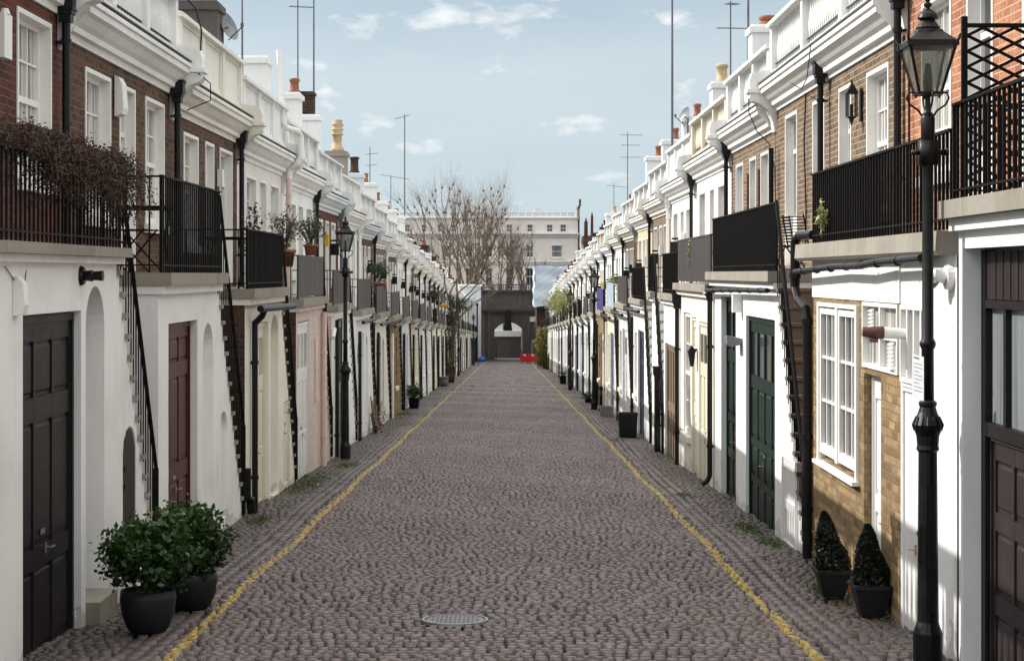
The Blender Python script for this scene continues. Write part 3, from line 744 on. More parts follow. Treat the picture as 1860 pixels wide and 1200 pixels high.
m_ = h.M(); m_.box(.90, .985, 15.9, 16.15, 4.9, 5.3); m_.lathe(.93, 16.02, [(.05, 5.3), (.03, 5.35)], 8); h.part(m_, 'alarm_box', white_clean)
m_ = h.M(); m_.prism([(-.002, 2.66), (-.07, 2.67), (-.09, 2.74), (-.075, 2.90), (-.03, 2.95), (-.002, 2.95)], 12.92, 13.04); h.part(m_, 'intercom_box', white_clean)
lw = h.M(); P0 = (-.01, 14.98, 2.95)
lw.tube([(-.004, 14.98, 2.95), (-.035, 14.98, 2.95)], [.085, .07], 16); lw.tube([(-.03, 14.98, 2.95), (-.10, 14.98, 2.95), (-.11, 14.98, 2.95), (-.19, 14.98, 2.95)], [.04, .05, .038, .045], 12)
h.part(lw, 'wall_lamp', black)
cb = h.M(); cb.tube([(-.01, 12.7, 3.02), (-.012, 12.9, 2.93), (-.014, 13.05, 2.88), (-.014, 13.2, 2.90), (-.012, 13.25, 2.99)], .004, 5); h.part(cb, 'cable', black)

# house 2: brown brick above, white below with burgundy door
h = House(-1, 18.3, 24.3, 'brown brick and white house with a recessed burgundy door and two blind arched niches', GL)
h.ground([(18.3, 22.0)], [(22.0, 24.02, 1)], H_L, white, ops=[dict(y0=18.85, y1=20.6, h0=-.6, h1=2.66, rev=.16), dict(y0=20.98, y1=21.68, h0=0.0, h1=2.6, rev=.14, arch=.28),
          dict(y0=22.2, y1=22.78, h0=.1, h1=1.46, rev=.10, arch=.24)])
h.door(18.85, 20.6, -.15, 2.64, .10, red_wood, 3, ((.06, .38), (.45, .80), (.86, .96)), frame=.05)
h.stair_rail(22.0, 24.02, 1, H_L, .95); h.rail(18.3, 22.0, H_L, 1.0)
h.upper(br_brown, [(19.35, 20.55, 3.82, 5.42, 'sash', glass_pale), (21.05, 21.9, 3.22, 5.42, 'door', glass_pale), (22.55, 23.75, 3.82, 5.42, 'sash', glass_pale)], 5.72, 7.0)
h.pipe(24.1, .88, 3.1, 5.60)
m_ = h.M(); m_.prism([(.985, 5.02), (.90, 5.05), (.88, 5.12), (.90, 5.40), (.94, 5.48), (.985, 5.50)], 20.72, 20.98); h.part(m_, 'alarm_box', white_clean)
cb = h.M(); cb.tube([(.88, 22.6, 6.9), (.7, 23.0, 6.9), (.55, 23.6, 6.7), (.52, 23.9, 6.45), (.56, 24.05, 6.2)], .012, 5); h.part(cb, 'cable', black); cb = h.M(); cb.tube([(.6, 24.1, 5.9), (.5, 24.5, 5.8), (.55, 24.8, 5.6), (.95, 24.9, 5.45)], .008, 5); h.part(cb, 'cable', black)

# house 3: brown brick above, cream below
h = House(-1, 24.3, 30.15, 'brown brick house with cream garage door, black drainpipe and moss edged balcony ledge', GL)
h.ground([(24.3, 28.1)], [(28.1, 29.95, 1)], H_L, ivory, br_dark, ops=[dict(y0=25.1, y1=26.7, h0=-.6, h1=2.70, rev=.12), dict(y0=26.95, y1=27.85, h0=0, h1=2.78, rev=.12, arch=.3),
          dict(y0=28.5, y1=29.3, h0=-.1, h1=1.35, rev=.05)])
h.door(25.1, 26.7, -.15, 2.68, .07, cream_wood, 3, ((.08, .30), (.36, .66), (.74, .94)), glaz=(2,), gl=glass_pale, frame=.05)
h.door(28.5, 29.3, -.1, 1.33, .02, cream_wood, 1, ((.08, .9),), frame=.03, name='cupboard_door')
h.stair_rail(28.1, 29.95, 1, H_L, .8); h.rail(24.3, 28.1, H_L, .82)
h.upper(br_brown, [(25.2, 26.35, 3.82, 5.40, 'sash', glass_pale), (27.0, 27.75, 3.82, 5.40, 'sash', glass_pale), (28.35, 29.6, 3.25, 5.40, 'door', glass_pale)], 5.70, 7.0, parstyle='panels', trim=ivory)
h.pipe(29.9, .88, 3.1, 5.60); h.pipe(24.85, -.06, -.05, 2.75, hopper=False)
m_ = h.M(); m_.tube([(-.20, 24.4, 2.93), (-.20, 28.2, 2.90)], .05, 8); m_.tube([(-.20, 24.85, 2.92), (-.16, 24.85, 2.82), (-.06, 24.85, 2.72)], .045, 8); h.part(m_, 'gutter', black)
m_ = h.M(); m_.tube([(.25, 24.2, .55), (.1, 24.22, .45), (-.05, 24.5, .3), (-.09, 24.55, -.05)], .065, 10); m_.tube([(-.02, 24.38, .35), (-.02, 24.38, .75)], .055, 10); h.part(m_, 'waste_pipe', black)
m_ = h.M(); m_.box(.90, .985, 28.02, 28.18, 4.78, 5.05); h.part(m_, 'alarm_box', white_clean)

# house 4: pink
h = House(-1, 30.15, 36.2, 'pale pink rendered house with pink drainpipe and potted olives on its screened balcony', GL)
h.ground([(30.15, 34.2)], [(34.2, 35.95, 1)], H_L, br_pink, br_dark, ops=[dict(y0=30.35, y1=32.1, h0=-.6, h1=2.8, rev=.08)])
h.door(30.35, 32.1, -.15, 2.78, .03, white_wood, 3, ((.06, .30), (.35, .66), (.74, .95)), glaz=(2,), gl=glass_pale, frame=.06)
h.stair_rail(34.2, 35.95, 1, H_L, .75); h.rail(30.15, 34.2, H_L, .75, screen_grey, solid=True)
h.upper(pinkwhite, L_ops(30.15, ht=5.35), 5.70, 7.0, parstyle='panels')
h.pipe(29.99+.35, .90, 3.1, 5.6) if 0 else None
h.pipe(36.05, .85, 3.0, 5.55, pinkpipe, hopper=False, r=.06); h.pipe(34.05, -.07, -.1, 2.9, pinkpipe, hopper=False, r=.055)
m_ = h.M(); m_.tube([(.85, 36.05, 5.55), (.83, 36.05, 5.75), (.66, 36.0, 5.85), (.6, 36.0, 5.97), (.6, 36.0, 6.4), (.66, 35.9, 6.5), (.86, 35.65, 6.55), (.92, 35.6, 6.66), (.98, 35.6, 8.1)], .065, 10)
h.part(m_, 'vent_pipe', white_clean)
m_ = h.M(); m_.box(-.03, -.002, 33.0, 33.4, 1.25, 2.45); h.part(m_, 'wall_panel', pink)

# house 5: white with black window
h = House(-1, 36.2, 42.1, 'white house with black framed ground window, pink brick side wall and security camera', GL)
h.ground([(36.2, 39.9)], [(39.9, 41.85, 1)], H_L, white, br_pink, ops=[dict(y0=37.3, y1=38.7, h0=-.6, h1=2.9, rev=.1)])
h.door(37.3, 38.7, -.15, 2.88, .04, grey_wood, 2, ((.06, .48), (.56, .96)), glaz=(1,), frame=.06, fmat=black_wood)
h.stair_rail(39.9, 41.85, 1, H_L, .75); h.rail(36.2, 39.9, H_L, .73, screen_grey, solid=True)
h.upper(white, L_ops(36.2, ht=5.35), 5.72, 7.0)
h.pipe(41.9, .9, 3.1, 5.62); h.pipe(36.75, -.06, -.1, 2.9, hopper=False)
m_ = h.M(); m_.tube([(-.05, 36.3, 2.72), (-.05, 36.05, 2.6), (-.05, 35.95, 2.56)], .045, 10); h.part(m_, 'security_camera', white_clean)

front_mats = [white, ivory, cool_white, white, br_white, cream, white, pinkwhite]
ordn = {i: w for i, w in enumerate('zeroth first second third fourth fifth sixth seventh eighth ninth tenth eleventh twelfth thirteenth fourteenth fifteenth sixteenth seventeenth eighteenth nineteenth twentieth twenty-first twenty-second twenty-third twenty-fourth twenty-fifth twenty-sixth twenty-seventh twenty-eighth twenty-ninth thirtieth thirty-first thirty-second thirty-third thirty-fourth thirty-fifth'.split())}
cname = {id(white): 'white', id(ivory): 'ivory', id(cool_white): 'bluish white', id(br_white): 'white brick', id(cream): 'cream', id(pinkwhite): 'pale pink', id(br_orange): 'orange brick',
         id(br_red): 'red brick', id(br_brown): 'brown brick', id(br_tan): 'tan brick', id(br_yellow): 'yellow brick', id(buff): 'buff'}
def generic(side, y0, y1, idx, fm, um, screen='bars', doorm=white_wood, dn='white', seed=0, par='balusters', pipef=True, smat=None, lit=0, chim=None, sname=None):
    r = random.Random(seed*17+idx*3+(5 if side < 0 else 0)); w = y1-y0; H = H_L if side < 0 else 3.4
    row = 'shaded' if side < 0 else 'sunlit'
    f_, u_ = cname[id(fm)], cname[id(um)]
    desc = f'{f_} house' if f_ == u_ else f'{u_} over {f_} house'
    h = House(side, y0, y1, f'{desc}, {sname or dn+" doors"}, {ordn[idx]} from camera, {row} row'.replace('bluish white', 'bluish').replace('pale pink over', 'pink over'), GL if side < 0 else GR)
    fl = r.choice([None, br_brown, br_dark, br_tan, None])
    if side < 0: blk = [(y0, y1-2.1)]; st = [(y1-2.1, y1-.2, 1)]
    else: blk = [(y0+2.1, y1)]; st = [(y0+.2, y0+2.1, -1)]
    a, b = blk[0]; gw = (b-a)
    o1 = (a+.35, a+.35+gw*.5); o2 = (a+.35+gw*.6, a+.35+gw*.6+.75)
    dh = 2.45+r.random()*.3; arch = r.random() < .5
    h.ground(blk, st, H, fm, fl, ops=[dict(y0=o1[0], y1=o1[1], h0=-.6, h1=dh, rev=.12), dict(y0=o2[0], y1=o2[1], h0=.0 if arch else .9, h1=dh-.1, rev=.14, arch=.25 if arch else 0)])
    h.door(o1[0], o1[1], -.2, dh-.02, .07, doorm, 3, ((.06, .34), (.4, .70), (.76, .94)), glaz=(2,) if r.random() < .7 else (), frame=.05, handle=y0 < 75)
    if not arch: h.opening(0, .14, o2[0], o2[1], .9, dh-.1, 'sash', r.choice([glass_dark, glass_pale]), sur=False)
    elif y0 < 120: m_ = h.M(); m_.box(.10, .135, o2[0]+.01, o2[1]-.01, 0, dh-.4); h.part(m_, 'front_door', r.choice([doorm, white_wood, grey_wood]))
    h.stair_rail(st[0][0], st[0][1], st[0][2], H, .75)
    rh = .75 if side < 0 else .80
    h.rail(a, b, H, rh, smat or (screen_grey if screen != 'bars' else black_rail), solid=(screen != 'bars'), near_return=(y0 < 110))
    hs, ht, hd, hc, hp = (3.82, 5.38, 3.22, 5.72, 7.0) if side < 0 else (4.0, 5.6, 3.42, 5.98, 7.3)
    q = w/6.0; k = r.uniform(-.1, .1)
    gp = [glass_dark, glass_pale]
    O = [(y0+(.9+k)*q, y0+(2.0+k)*q, hs, ht, 'sash', r.choice(gp)), (y0+2.6*q, y0+3.4*q, hd if y0 < 120 else hs, ht, 'door' if y0 < 120 else 'sash', r.choice(gp)), (y0+(4.1+k)*q, y0+(5.2+k)*q, hs, ht, 'sash', r.choice(gp))]
    h.upper(um, O, hc, hp, parstyle=par, par=(cream if r.random() < .25 else white_trim), trim=r.choice([white_trim, white_trim, ivory, cool_white]))
    pm = r.choice([black, black, black, white_clean, grey_wood])
    h.pipe((y1-.15) if side < 0 else (y1-.15), .90, H-.1, hc-.1, pm); h.pipe((y0+.3) if side < 0 else (y1-.3), -.06, -.1, H-.5, r.choice([black, black, white_clean]), hopper=False)
    if y0 < 90 and r.random() < .7:
        m_ = h.M(); yy = y0+(2.3*q); m_.box(.88, .985, yy-.10, yy+.10, 4.75, 5.05); h.part(m_, 'alarm_box', r.choice([white_clean, yellow_flower, black]))
    if r.random() < .6:
        m_ = h.M(); m_.tube([(-.16, a, H-.28), (-.16, b, H-.30)], .045, 6); h.part(m_, 'gutter', black)
    if y0 < 120 and r.random() < .8:
        m_ = h.M(); yy = y0+3.9*q; m_.box(.78, .985, yy-.07, yy+.07, 4.55, 4.85); m_.box(.82, .985, yy-.03, yy+.03, 4.9, 4.95); h.part(m_, 'wall_lantern', black)
    if chim is None: chim = r.choice([0, 1, 2, 3, 0])
    cy = y1-.0 if side < 0 else y1
    hp_ = 7.0 if side < 0 else 7.3
    if isinstance(chim, tuple): h.stack(cy, *chim[0], **chim[1])
    elif chim == 1: h.stack(cy, 1.3, 2.1, 6.3, hp_+r.uniform(.7, 1.2), white, [(1.7, .10, .35, r.choice([terracotta, buffpot]))])
    elif chim == 2: h.stack(cy, 1.35, 2.3, 6.3, hp_+r.uniform(.5, .9), white, [(1.85, .11, .35, terracotta)] if r.random() < .3 else [], brickcap=.5)
    elif chim == 3: h.stack(cy, 1.4, 2.2, 6.3, hp_+r.uniform(.5, .9), br_dark, [(1.65, .10, .3, terracotta), (1.98, .10, .4, buffpot)])
    else: h.stack(cy, 1.3, 1.9, 6.3, hp_+r.uniform(.3, .6), white, [])
    return h

# the chimneys of the nearer left houses get their own shapes
def Hn(i): return houses[i]
um_l = [br_red, white, br_brown, br_tan, br_brown, white, ivory, br_brown, white, cool_white, br_tan, white, br_brown, cream, white, white, br_brown, white, ivory, white, br_brown, white, white, br_tan, white, white, white]
fm_l = [white, ivory, br_yellow, cool_white, cream, white, white, cream, ivory, white, cream, white, white, white, ivory, white, white, cream, white, white, pinkwhite, white, cream, white, white, white, white]
dm_l = [(white_wood, 'white'), (navy_wood, 'navy'), (white_wood, 'white'), (grey_wood, 'grey'), (cream_wood, 'cream'), (white_wood, 'white'), (grey_wood, 'grey')]
ly = [42.1+5.98*i for i in range(27)]
left_houses = []
for i, y in enumerate(ly):
    if y+5.98 > 203.9: break
    dm, dn = dm_l[i % 7]
    left_houses.append(generic(-1, y, y+5.98, i+6, fm_l[i], um_l[i], 'solid' if i < 9 and i % 4 != 3 else ('bars' if i % 3 else 'solid'), dm, dn, 3, par='panels' if i % 3 == 1 else 'balusters', chim={0: ((1.5, 2.2, 6.3, 8.35, white, []), dict(brickcap=.62)), 1: ((1.3, 1.95, 6.3, 8.0, stone, [(1.6, .17, .95, buffpot)]), dict(w=.6)), 2: ((1.3, 2.0, 6.3, 7.9, cool_white, [(1.6, .16, .55, br_dark)]), dict(w=.6))}.get(i)))

# ------------------------------------------------------------------ right row (sunlit)
H_R = 3.32
# house 1 : garage close to the camera
h = House(1, 6.2, 13.15, 'white house beside the camera with brown panelled garage doors, reeded glass lights and trellis', GR, ref=12.6)
h.ground([(8.5, 13.1)], [], 3.40, white, ops=[dict(y0=9.2, y1=12.98, h0=-.6, h1=3.05, rev=.30)], lipmat=white_trim)
m_ = h.M(); m_.box(.13, .20, 12.86, 12.975, -.6, 3.04); m_.box(.13, .20, 9.21, 12.86, 1.70, 1.80); m_.box(.13, .20, 9.21, 12.86, 2.62, 2.68)
for yy in (12.40, 11.85, 11.2, 10.5): m_.box(.14, .195, yy-.035, yy+.035, 1.80, 2.62)
h.part(m_, 'door_frame', black_wood)
m_ = h.M(); yy = 9.2
while yy < 12.95: m_.box(.135+.006*((int(yy*10)) % 2), .16, yy, yy+.058, 2.685, 3.03); yy += .062
h.part(m_, 'boarded_panel', plum_wood)
m_ = h.M(); m_.poly([(.18, 9.2, 1.8), (.18, 12.86, 1.8), (.18, 12.86, 2.62), (.18, 9.2, 2.62)]); h.part(m_, 'pane', glass_obs)
h.door(11.30, 12.80, -.2, 1.69, .17, plum_wood, 3, ((.08, .34), (.42, .66), (.73, .93)), frame=.02, handle=False, name='garage_door')
h.door(9.70, 11.20, -.2, 1.69, .17, plum_wood, 3, ((.08, .34), (.42, .66), (.73, .93)), frame=.02, handle=False, name='garage_door')
h.rail(8.5, 13.1, 3.40, .71, far_return=True)
h.upper(br_orange, [(8.5, 9.4, 3.8, 5.6, 'sash'), (10.6, 11.5, 3.8, 5.6, 'sash')], 6.0, 7.3)
m_ = h.M()   # trellis panel standing across the balcony at the party line
ty_ = 13.06; zt_ = 4.70; zb_0 = 3.46; d0_, d1_ = .03, .98
m_.box(d0_-.02, d0_+.02, ty_-.02, ty_+.02, 3.40, zt_+.05); m_.box(d0_+.02, d1_, ty_-.014, ty_+.014, zt_-.03, zt_)
XA, XB, ZA, ZB = d0_+.02, d1_, zb_0, zt_-.03
for sg in (1, -1):
    for i in range(-12, 24):
        k = ZA+.115*i; pts = []     # line z = k + sg*.5*(x-XA)
        lo, hi = XA, XB
        for zl in (ZA, ZB):
            xc = XA+(zl-k)/(sg*.5)
            if (zl == ZA) == (sg > 0): lo = max(lo, xc)
            else: hi = min(hi, xc)
        if hi-lo > .02: m_.tube([(lo, ty_+.008*sg, k+sg*.5*(lo-XA)), (hi, ty_+.008*sg, k+sg*.5*(hi-XA))], .015, 4)
h.part(m_, 'trellis', black_rail)
m_ = h.M(); m_.tube([(-.002, 13.3, 2.84), (-.05, 13.3, 2.84)], [.10, .09], 16); m_.tube([(-.05, 13.3, 2.84), (-.12, 13.3, 2.86), (-.14, 13.33, 2.84)], [.05, .05, .05], 12); h.part(m_, 'camera_housing', white_clean)
m_ = h.M(); m_.tube([(-.12, 13.36, 2.855), (-.14, 13.42, 2.80), (-.145, 13.45, 2.77)], [.065, .06, .02], 14); h.part(m_, 'camera_dome', black)

# house 2 : orange brick above, yellow brick and white below, long balcony
h = House(1, 13.15, 19.35, 'orange brick house with long open balcony railing over yellow brickwork and a white casement', GR, ref=16.2)
m_ = h.M()
opsw = [dict(y0=14.02, y1=15.0, h0=-.6, h1=2.06, rev=.05), dict(y0=14.02, y1=15.0, h0=2.10, h1=2.74, rev=.08), dict(y0=15.84, y1=16.6, h0=-.6, h1=2.08, rev=.13), dict(y0=15.1, y1=16.6, h0=2.14, h1=2.74, rev=.06), dict(y0=16.85, y1=18.9, h0=1.06, h1=2.68, rev=.06)]
facade(m_, 13.15, 15.04, -.6, [(13.15, 15.04, 3.14)], opsw[:2], 0); facade(m_, 15.04, 19.35, 2.75, [(15.04, 19.35, 3.14)], [], -.015); m_.poly([(-.015, 15.04, 2.75), (-.015, 15.04, 3.18), (0, 15.04, 3.18), (0, 15.04, 2.75)]); m_.poly([(-.015, 15.04, 2.75), (-.015, 19.35, 2.75), (0, 19.35, 2.75), (0, 15.04, 2.75)])
h.part(m_, 'white_wall', white)
m_ = h.M(); facade(m_, 15.04, 19.35, -.6, [(15.04, 19.35, 2.76)], opsw[2:], 0); m_.poly([(0, 19.35, -.6), (1, 19.35, -.6), (1, 19.35, 3.18), (0, 19.35, 3.18)]); h.part(m_, 'ground_floor_wall', br_yellow)
m_ = h.M(); m_.prism([(-.12, 3.14), (-.15, 3.17), (-.14, 3.32), (1.0, 3.33), (1.0, 3.14)], 13.2, 19.7); h.part(m_, 'balcony_slab', stone)
h.rail(13.2, 19.25, 3.33, .74, near_return=False, far_return=False)
h.door(14.02, 15.0, -.2, 2.05, .02, white_wood, 2, (), frame=.03, name='flat_door', raised=False)
def lights(y0_, y1_, h0_, h1_, n, d=.02, rows=1, gl=glass_pale):
    m_ = h.M(); f = .035; m_.box(-.02, d+.03, y0_, y0_+f, h0_, h1_); m_.box(-.02, d+.03, y1_-f, y1_, h0_, h1_); m_.box(-.02, d+.03, y0_+f, y1_-f, h0_, h0_+f); m_.box(-.02, d+.03, y0_+f, y1_-f, h1_-f, h1_)
    for i in range(1, n): yy = y0_+(y1_-y0_)*i/n; m_.box(-.015, d+.03, yy-.022, yy+.022, h0_+f, h1_-f)
    for j in range(1, rows): z_ = h0_+(h1_-h0_)*j/rows; m_.box(-.012, d+.025, y0_+f, y1_-f, z_-.018, z_+.018)
    w_ = h.part(m_, 'window', white_clean); m_ = h.M(); m_.poly([(d+.02, y0_+.01, h0_+.01), (d+.02, y1_-.01, h0_+.01), (d+.02, y1_-.01, h1_-.01), (d+.02, y0_+.01, h1_-.01)]); h.part(m_, 'pane', gl, w_); return w_
lights(14.02, 15.0, 2.10, 2.74, 4); lights(15.1, 16.6, 2.14, 2.74, 2, rows=2, gl=glass_pale)
for z_ in (2.44, 2.17):
    m_ = h.M()
    for k in range(7): m_.prism([(-.018, z_+.035*k), (-.05, z_+.012+.035*k), (-.018, z_+.03+.035*k)], 15.2 if z_ < 2.3 else 16.05, 15.36 if z_ < 2.3 else 16.2)
    h.part(m_, 'louvred_vent', white_clean)
h.door(15.84, 16.6, -.2, 2.07, .09, white_wood, 1, ((.1, .45), (.52, .92)), frame=.04)
m_ = h.M()   # pair of casements with glazing bars
for (ya, yb) in ((16.88, 17.82), (17.93, 18.87)):
    f = .055; m_.box(-.015, .04, ya, ya+f, 1.12, 2.64); m_.box(-.015, .04, yb-f, yb, 1.12, 2.64); m_.box(-.015, .04, ya+f, yb-f, 1.12, 1.22); m_.box(-.015, .04, ya+f, yb-f, 2.58, 2.64)
    for i in (1, 2): yy = ya+(yb-ya)*i/3; m_.box(.0, .035, yy-.014, yy+.014, 1.22, 2.58)
    for j in (1, 2): z_ = 1.22+1.36*j/3; m_.box(.002, .035, ya+f, yb-f, z_-.014, z_+.014)
m_.box(-.03, .05, 17.82, 17.93, 1.10, 2.66); m_.box(-.035, .05, 16.80, 16.88, 1.04, 2.70); m_.box(-.035, .05, 18.87, 18.95, 1.04, 2.70); m_.box(-.035, .05, 16.88, 18.87, 2.66, 2.70)
W_ = h.part(m_, 'casement_window', white_clean); m_ = h.M(); m_.poly([(.03, 16.85, 1.1), (.03, 18.9, 1.1), (.03, 18.9, 2.67), (.03, 16.85, 2.67)]); h.part(m_, 'pane', glass_dark, W_)
m_ = h.M(); m_.box(-.08, .05, 16.78, 18.97, 1.0, 1.038); h.part(m_, 'sill', white_clean, W_)
m_ = h.M(); m_.tube([(-.16, 13.6, 3.12), (-.16, 15.2, 3.10), (-.17, 16.0, 3.07), (-.16, 17.2, 3.07), (-.16, 19.6, 3.02)], .033, 10)
for yy in (14.4, 15.2, 15.9, 16.6, 17.4, 18.2, 19.0): m_.tube([(-.16, yy, 3.11-.016*(yy-14)), (-.16, yy+.03, 3.11-.016*(yy-14))], .041, 10)
h.part(m_, 'gutter', black)
m_ = h.M(); m_.tube([(-.03, 19.2, 3.42), (-.10, 19.7, 3.42), (-.12, 19.85, 3.36), (-.12, 19.85, 2.85), (-.10, 19.75, 2.72), (-.06, 19.5, 2.62), (-.05, 19.45, 2.5), (-.05, 19.45, -.1)], .052, 12)
for z_ in (2.95, 2.45, 1.2, .4): m_.tube([(-.12 if z_ > 2.6 else -.05, 19.85 if z_ > 2.6 else 19.45, z_), (-.12 if z_ > 2.6 else -.05, 19.85 if z_ > 2.6 else 19.45, z_+.06)], .066, 12)
h.part(m_, 'downpipe', black)
m_ = h.M(); m_.tube([(-.0, 14.82, 2.50), (-.18, 14.84, 2.51), (-.19, 14.84, 2.51)], [.045, .05, .05], 12); h.part(m_, 'camera_arm', white_clean)
m_ = h.M(); m_.tube([(-.19, 14.84, 2.51), (-.25, 14.84, 2.51), (-.36, 14.85, 2.52)], [.055, .052, .040], 14); m_.box(-.30, -.24, 14.81, 14.88, 2.43, 2.46); h.part(m_, 'security_camera', plain('brown_plastic', (0.11, .04, .03), .4, .2))
h.upper(br_orange, [(14.0, 14.9, 3.42, 5.75, 'door'), (15.85, 16.72, 3.42, 5.75, 'door'), (17.35, 18.55, 4.0, 5.78, 'sash', glass_pale)], 6.05, 7.35)
h.pipe(19.2, .88, 3.4, 5.95)
cb = h.M(); cb.tube([(.95, 18.98, 6.0), (.96, 19.0, 5.0), (.95, 18.96, 4.0), (.96, 19.0, 3.5)], .012, 5); h.part(cb, 'cable', black)

# house 3 : wide brown brick house, green doors, stone stairs
h = House(1, 19.5, 28.75, 'wide tan brick house with two pairs of green doors and brown stone steps', GR, ref=24.2)
h.ground([(21.85, 28.75)], [(19.75, 21.85, -1)], 3.33, white, tread=stone_brown, ops=[dict(y0=22.15, y1=24.85, h0=-.6, h1=2.72, rev=.12), dict(y0=25.95, y1=27.75, h0=-.6, h1=2.95, rev=.16)])
h.door(22.15, 24.85, -.2, 2.70, .06, green_wood, 4, ((.05, .22), (.26, .40), (.44, .68), (.74, .95)), glaz=(3,), frame=.06)
h.door(25.95, 27.75, -.2, 2.93, .10, green_wood, 3, ((.05, .22), (.27, .40), (.44, .70), (.76, .95)), glaz=(3,), frame=.06)
h.door(20.35, 21.35, .02, 1.14, -.022, white_wood, 1, ((.1, .45), (.55, .9)), frame=.03, handle=False, name='cupboard_door', raised=False)
h.stair_rail(19.75, 21.85, -1, 3.33, .86); h.rail(21.85, 28.6, 3.33, .84, sp=.085, near_return=False)
h.upper(br_tan, [(20.2, 21.4, 4.0, 5.68, 'sash', glass_pale), (22.4, 23.2, 3.42, 5.68, 'door'), (24.3, 25.2, 3.42, 5.70, 'door'), (26.6, 27.7, 3.42, 5.72, 'door')], 6.0, 7.33)
h.pipe(23.95, .88, 3.4, 6.05-.1); h.pipe(28.45, .88, 3.4, 5.3, hopper=False); h.pipe(28.7, -.07, -.1, 3.1, hopper=False, shoe=True)
m_ = h.M(); m_.tube([(-.13, 21.9, 3.09), (-.13, 25, 3.07), (-.13, 28.7, 3.03)], .033, 8); m_.tube([(-.16, 28.65, 3.0), (-.1, 28.7, 2.95), (-.07, 28.7, 2.85)], .04, 8)
for yy in (22.5, 23.5, 24.5, 25.5, 26.5, 27.5): m_.tube([(-.13, yy, 3.09-.009*(yy-22)), (-.13, yy+.03, 3.09-.009*(yy-22))], .040, 8)
h.part(m_, 'gutter', black)
m_ = h.M(); L0 = 22.1   # wall lantern on the upper wall
m_.box(.97, .999, 21.68, 21.76, 5.15, 5.55)
m_.prism([(.80, 5.50), (.87, 5.62), (.94, 5.50)], 21.65, 21.79); m_.box(.80, .94, 21.65, 21.79, 5.485, 5.50); m_.box(.82, .92, 21.67, 21.77, 5.19, 5.21); m_.prism([(.84, 5.19), (.87, 5.10), (.90, 5.19)], 21.69, 21.75)
for dd_ in (.815, .925):
    for yy in (21.665, 21.775): m_.box(dd_-.008, dd_+.008, yy-.008, yy+.008, 5.21, 5.485)
m_.tube([(.87, 21.72, 5.21), (.87, 21.72, 5.36)], .02, 6); m_.tube([(.87, 21.72, 5.6), (.87, 21.72, 5.66)], .012, 6)
h.part(m_, 'wall_lantern', black)
m_ = h.M(); m_.box(-.14, -.002, 25.2, 25.34, 2.75, 3.0); h.part(m_, 'meter_box', white_clean)
m_ = h.M(); m_.prism([(0, 2.38), (-.22, 2.42), (-.22, 2.30), (-.16, 2.26), (0, 2.30)], 25.2, 25.55); h.part(m_, 'flood_light', grey_wood)
cb = h.M(); cb.tube([(.98, 25.7, 6.0), (.96, 25.75, 5.2), (.98, 25.7, 4.2), (.97, 25.7, 3.6)], .012, 5); h.part(cb, 'cable', black)
cb = h.M(); cb.tube([(.66, 23.4, 6.3), (.74, 24.2, 5.95), (.80, 25, 5.88), (.76, 25.7, 6.05)], .007, 5); h.part(cb, 'cable', black)
cb = h.M(); cb.tube([(.56, 28.7, 6.3), (.58, 28.85, 5.9), (.72, 28.9, 5.6), (.9, 28.8, 5.4), (.96, 28.6, 5.0), (.96, 28.5, 4.4)], .009, 5); h.part(cb, 'cable', black)
houses3 = h

# house 4 : narrow tan brick house, cream ground floor
h = House(1, 28.8, 34.5, 'tan brick house with cream ground floor doors, brown lattice shutters and carriage lamp', GR)
h.ground([(28.85, 34.45)], [], 3.4, ivory, ops=[dict(y0=29.3, y1=31.0, h0=-.6, h1=2.75, rev=.06), dict(y0=31.4, y1=32.2, h0=-.6, h1=2.8, rev=.08), dict(y0=32.45, y1=33.7, h0=.6, h1=2.85, rev=.10)])
h.door(29.3, 31.0, -.2, 2.73, .02, cream_wood, 3, ((.06, .32), (.38, .70), (.78, .95)), glaz=(2,), frame=.05)
h.door(31.4, 32.2, -.2, 2.78, .03, cream_wood, 1, ((.06, .42), (.5, .78), (.84, .96)), frame=.05)
h.opening(0, .10, 32.45, 33.7, .6, 2.85, 'sash', glass_pale, sur=False)
h.rail(28.85, 34.45, 3.4, .82, screen_grey, solid=True)
h.upper(br_tan, [(29.5, 30.4, 3.9, 5.6, 'sash'), (31.0, 31.8, 3.42, 5.6, 'door'), (32.7, 33.7, 3.9, 5.6, 'sash')], 5.98, 7.3, parstyle='balusters', par=white_trim)
for ya in (30.5, 31.9):
    m_ = h.M()
    for i in range(3): m_.box(.975, .995, ya+.08*i, ya+.02+.08*i, 4.0, 5.35)
    for i in range(10): m_.box(.965, .974, ya, ya+.18, 4.0+.15*i, 4.02+.15*i)
    h.part(m_, 'lattice_shutter', plain('shutter_brown', (.10, .05, .03), .6, .2))
h.pipe(34.35, .88, 3.4, 5.9); h.pipe(34.3, -.07, -.1, 3.0, hopper=True, shoe=False)
m_ = h.M(); m_.prism([(-.12, 1.95), (-.16, 2.2), (-.04, 2.2), (-.07, 1.95)], 31.2, 31.34); m_.prism([(-.18, 2.2), (-.10, 2.32), (-.02, 2.2)], 31.18, 31.36); m_.box(-.05, 0, 31.25, 31.29, 2.22, 2.26); h.part(m_, 'wall_lantern', black)

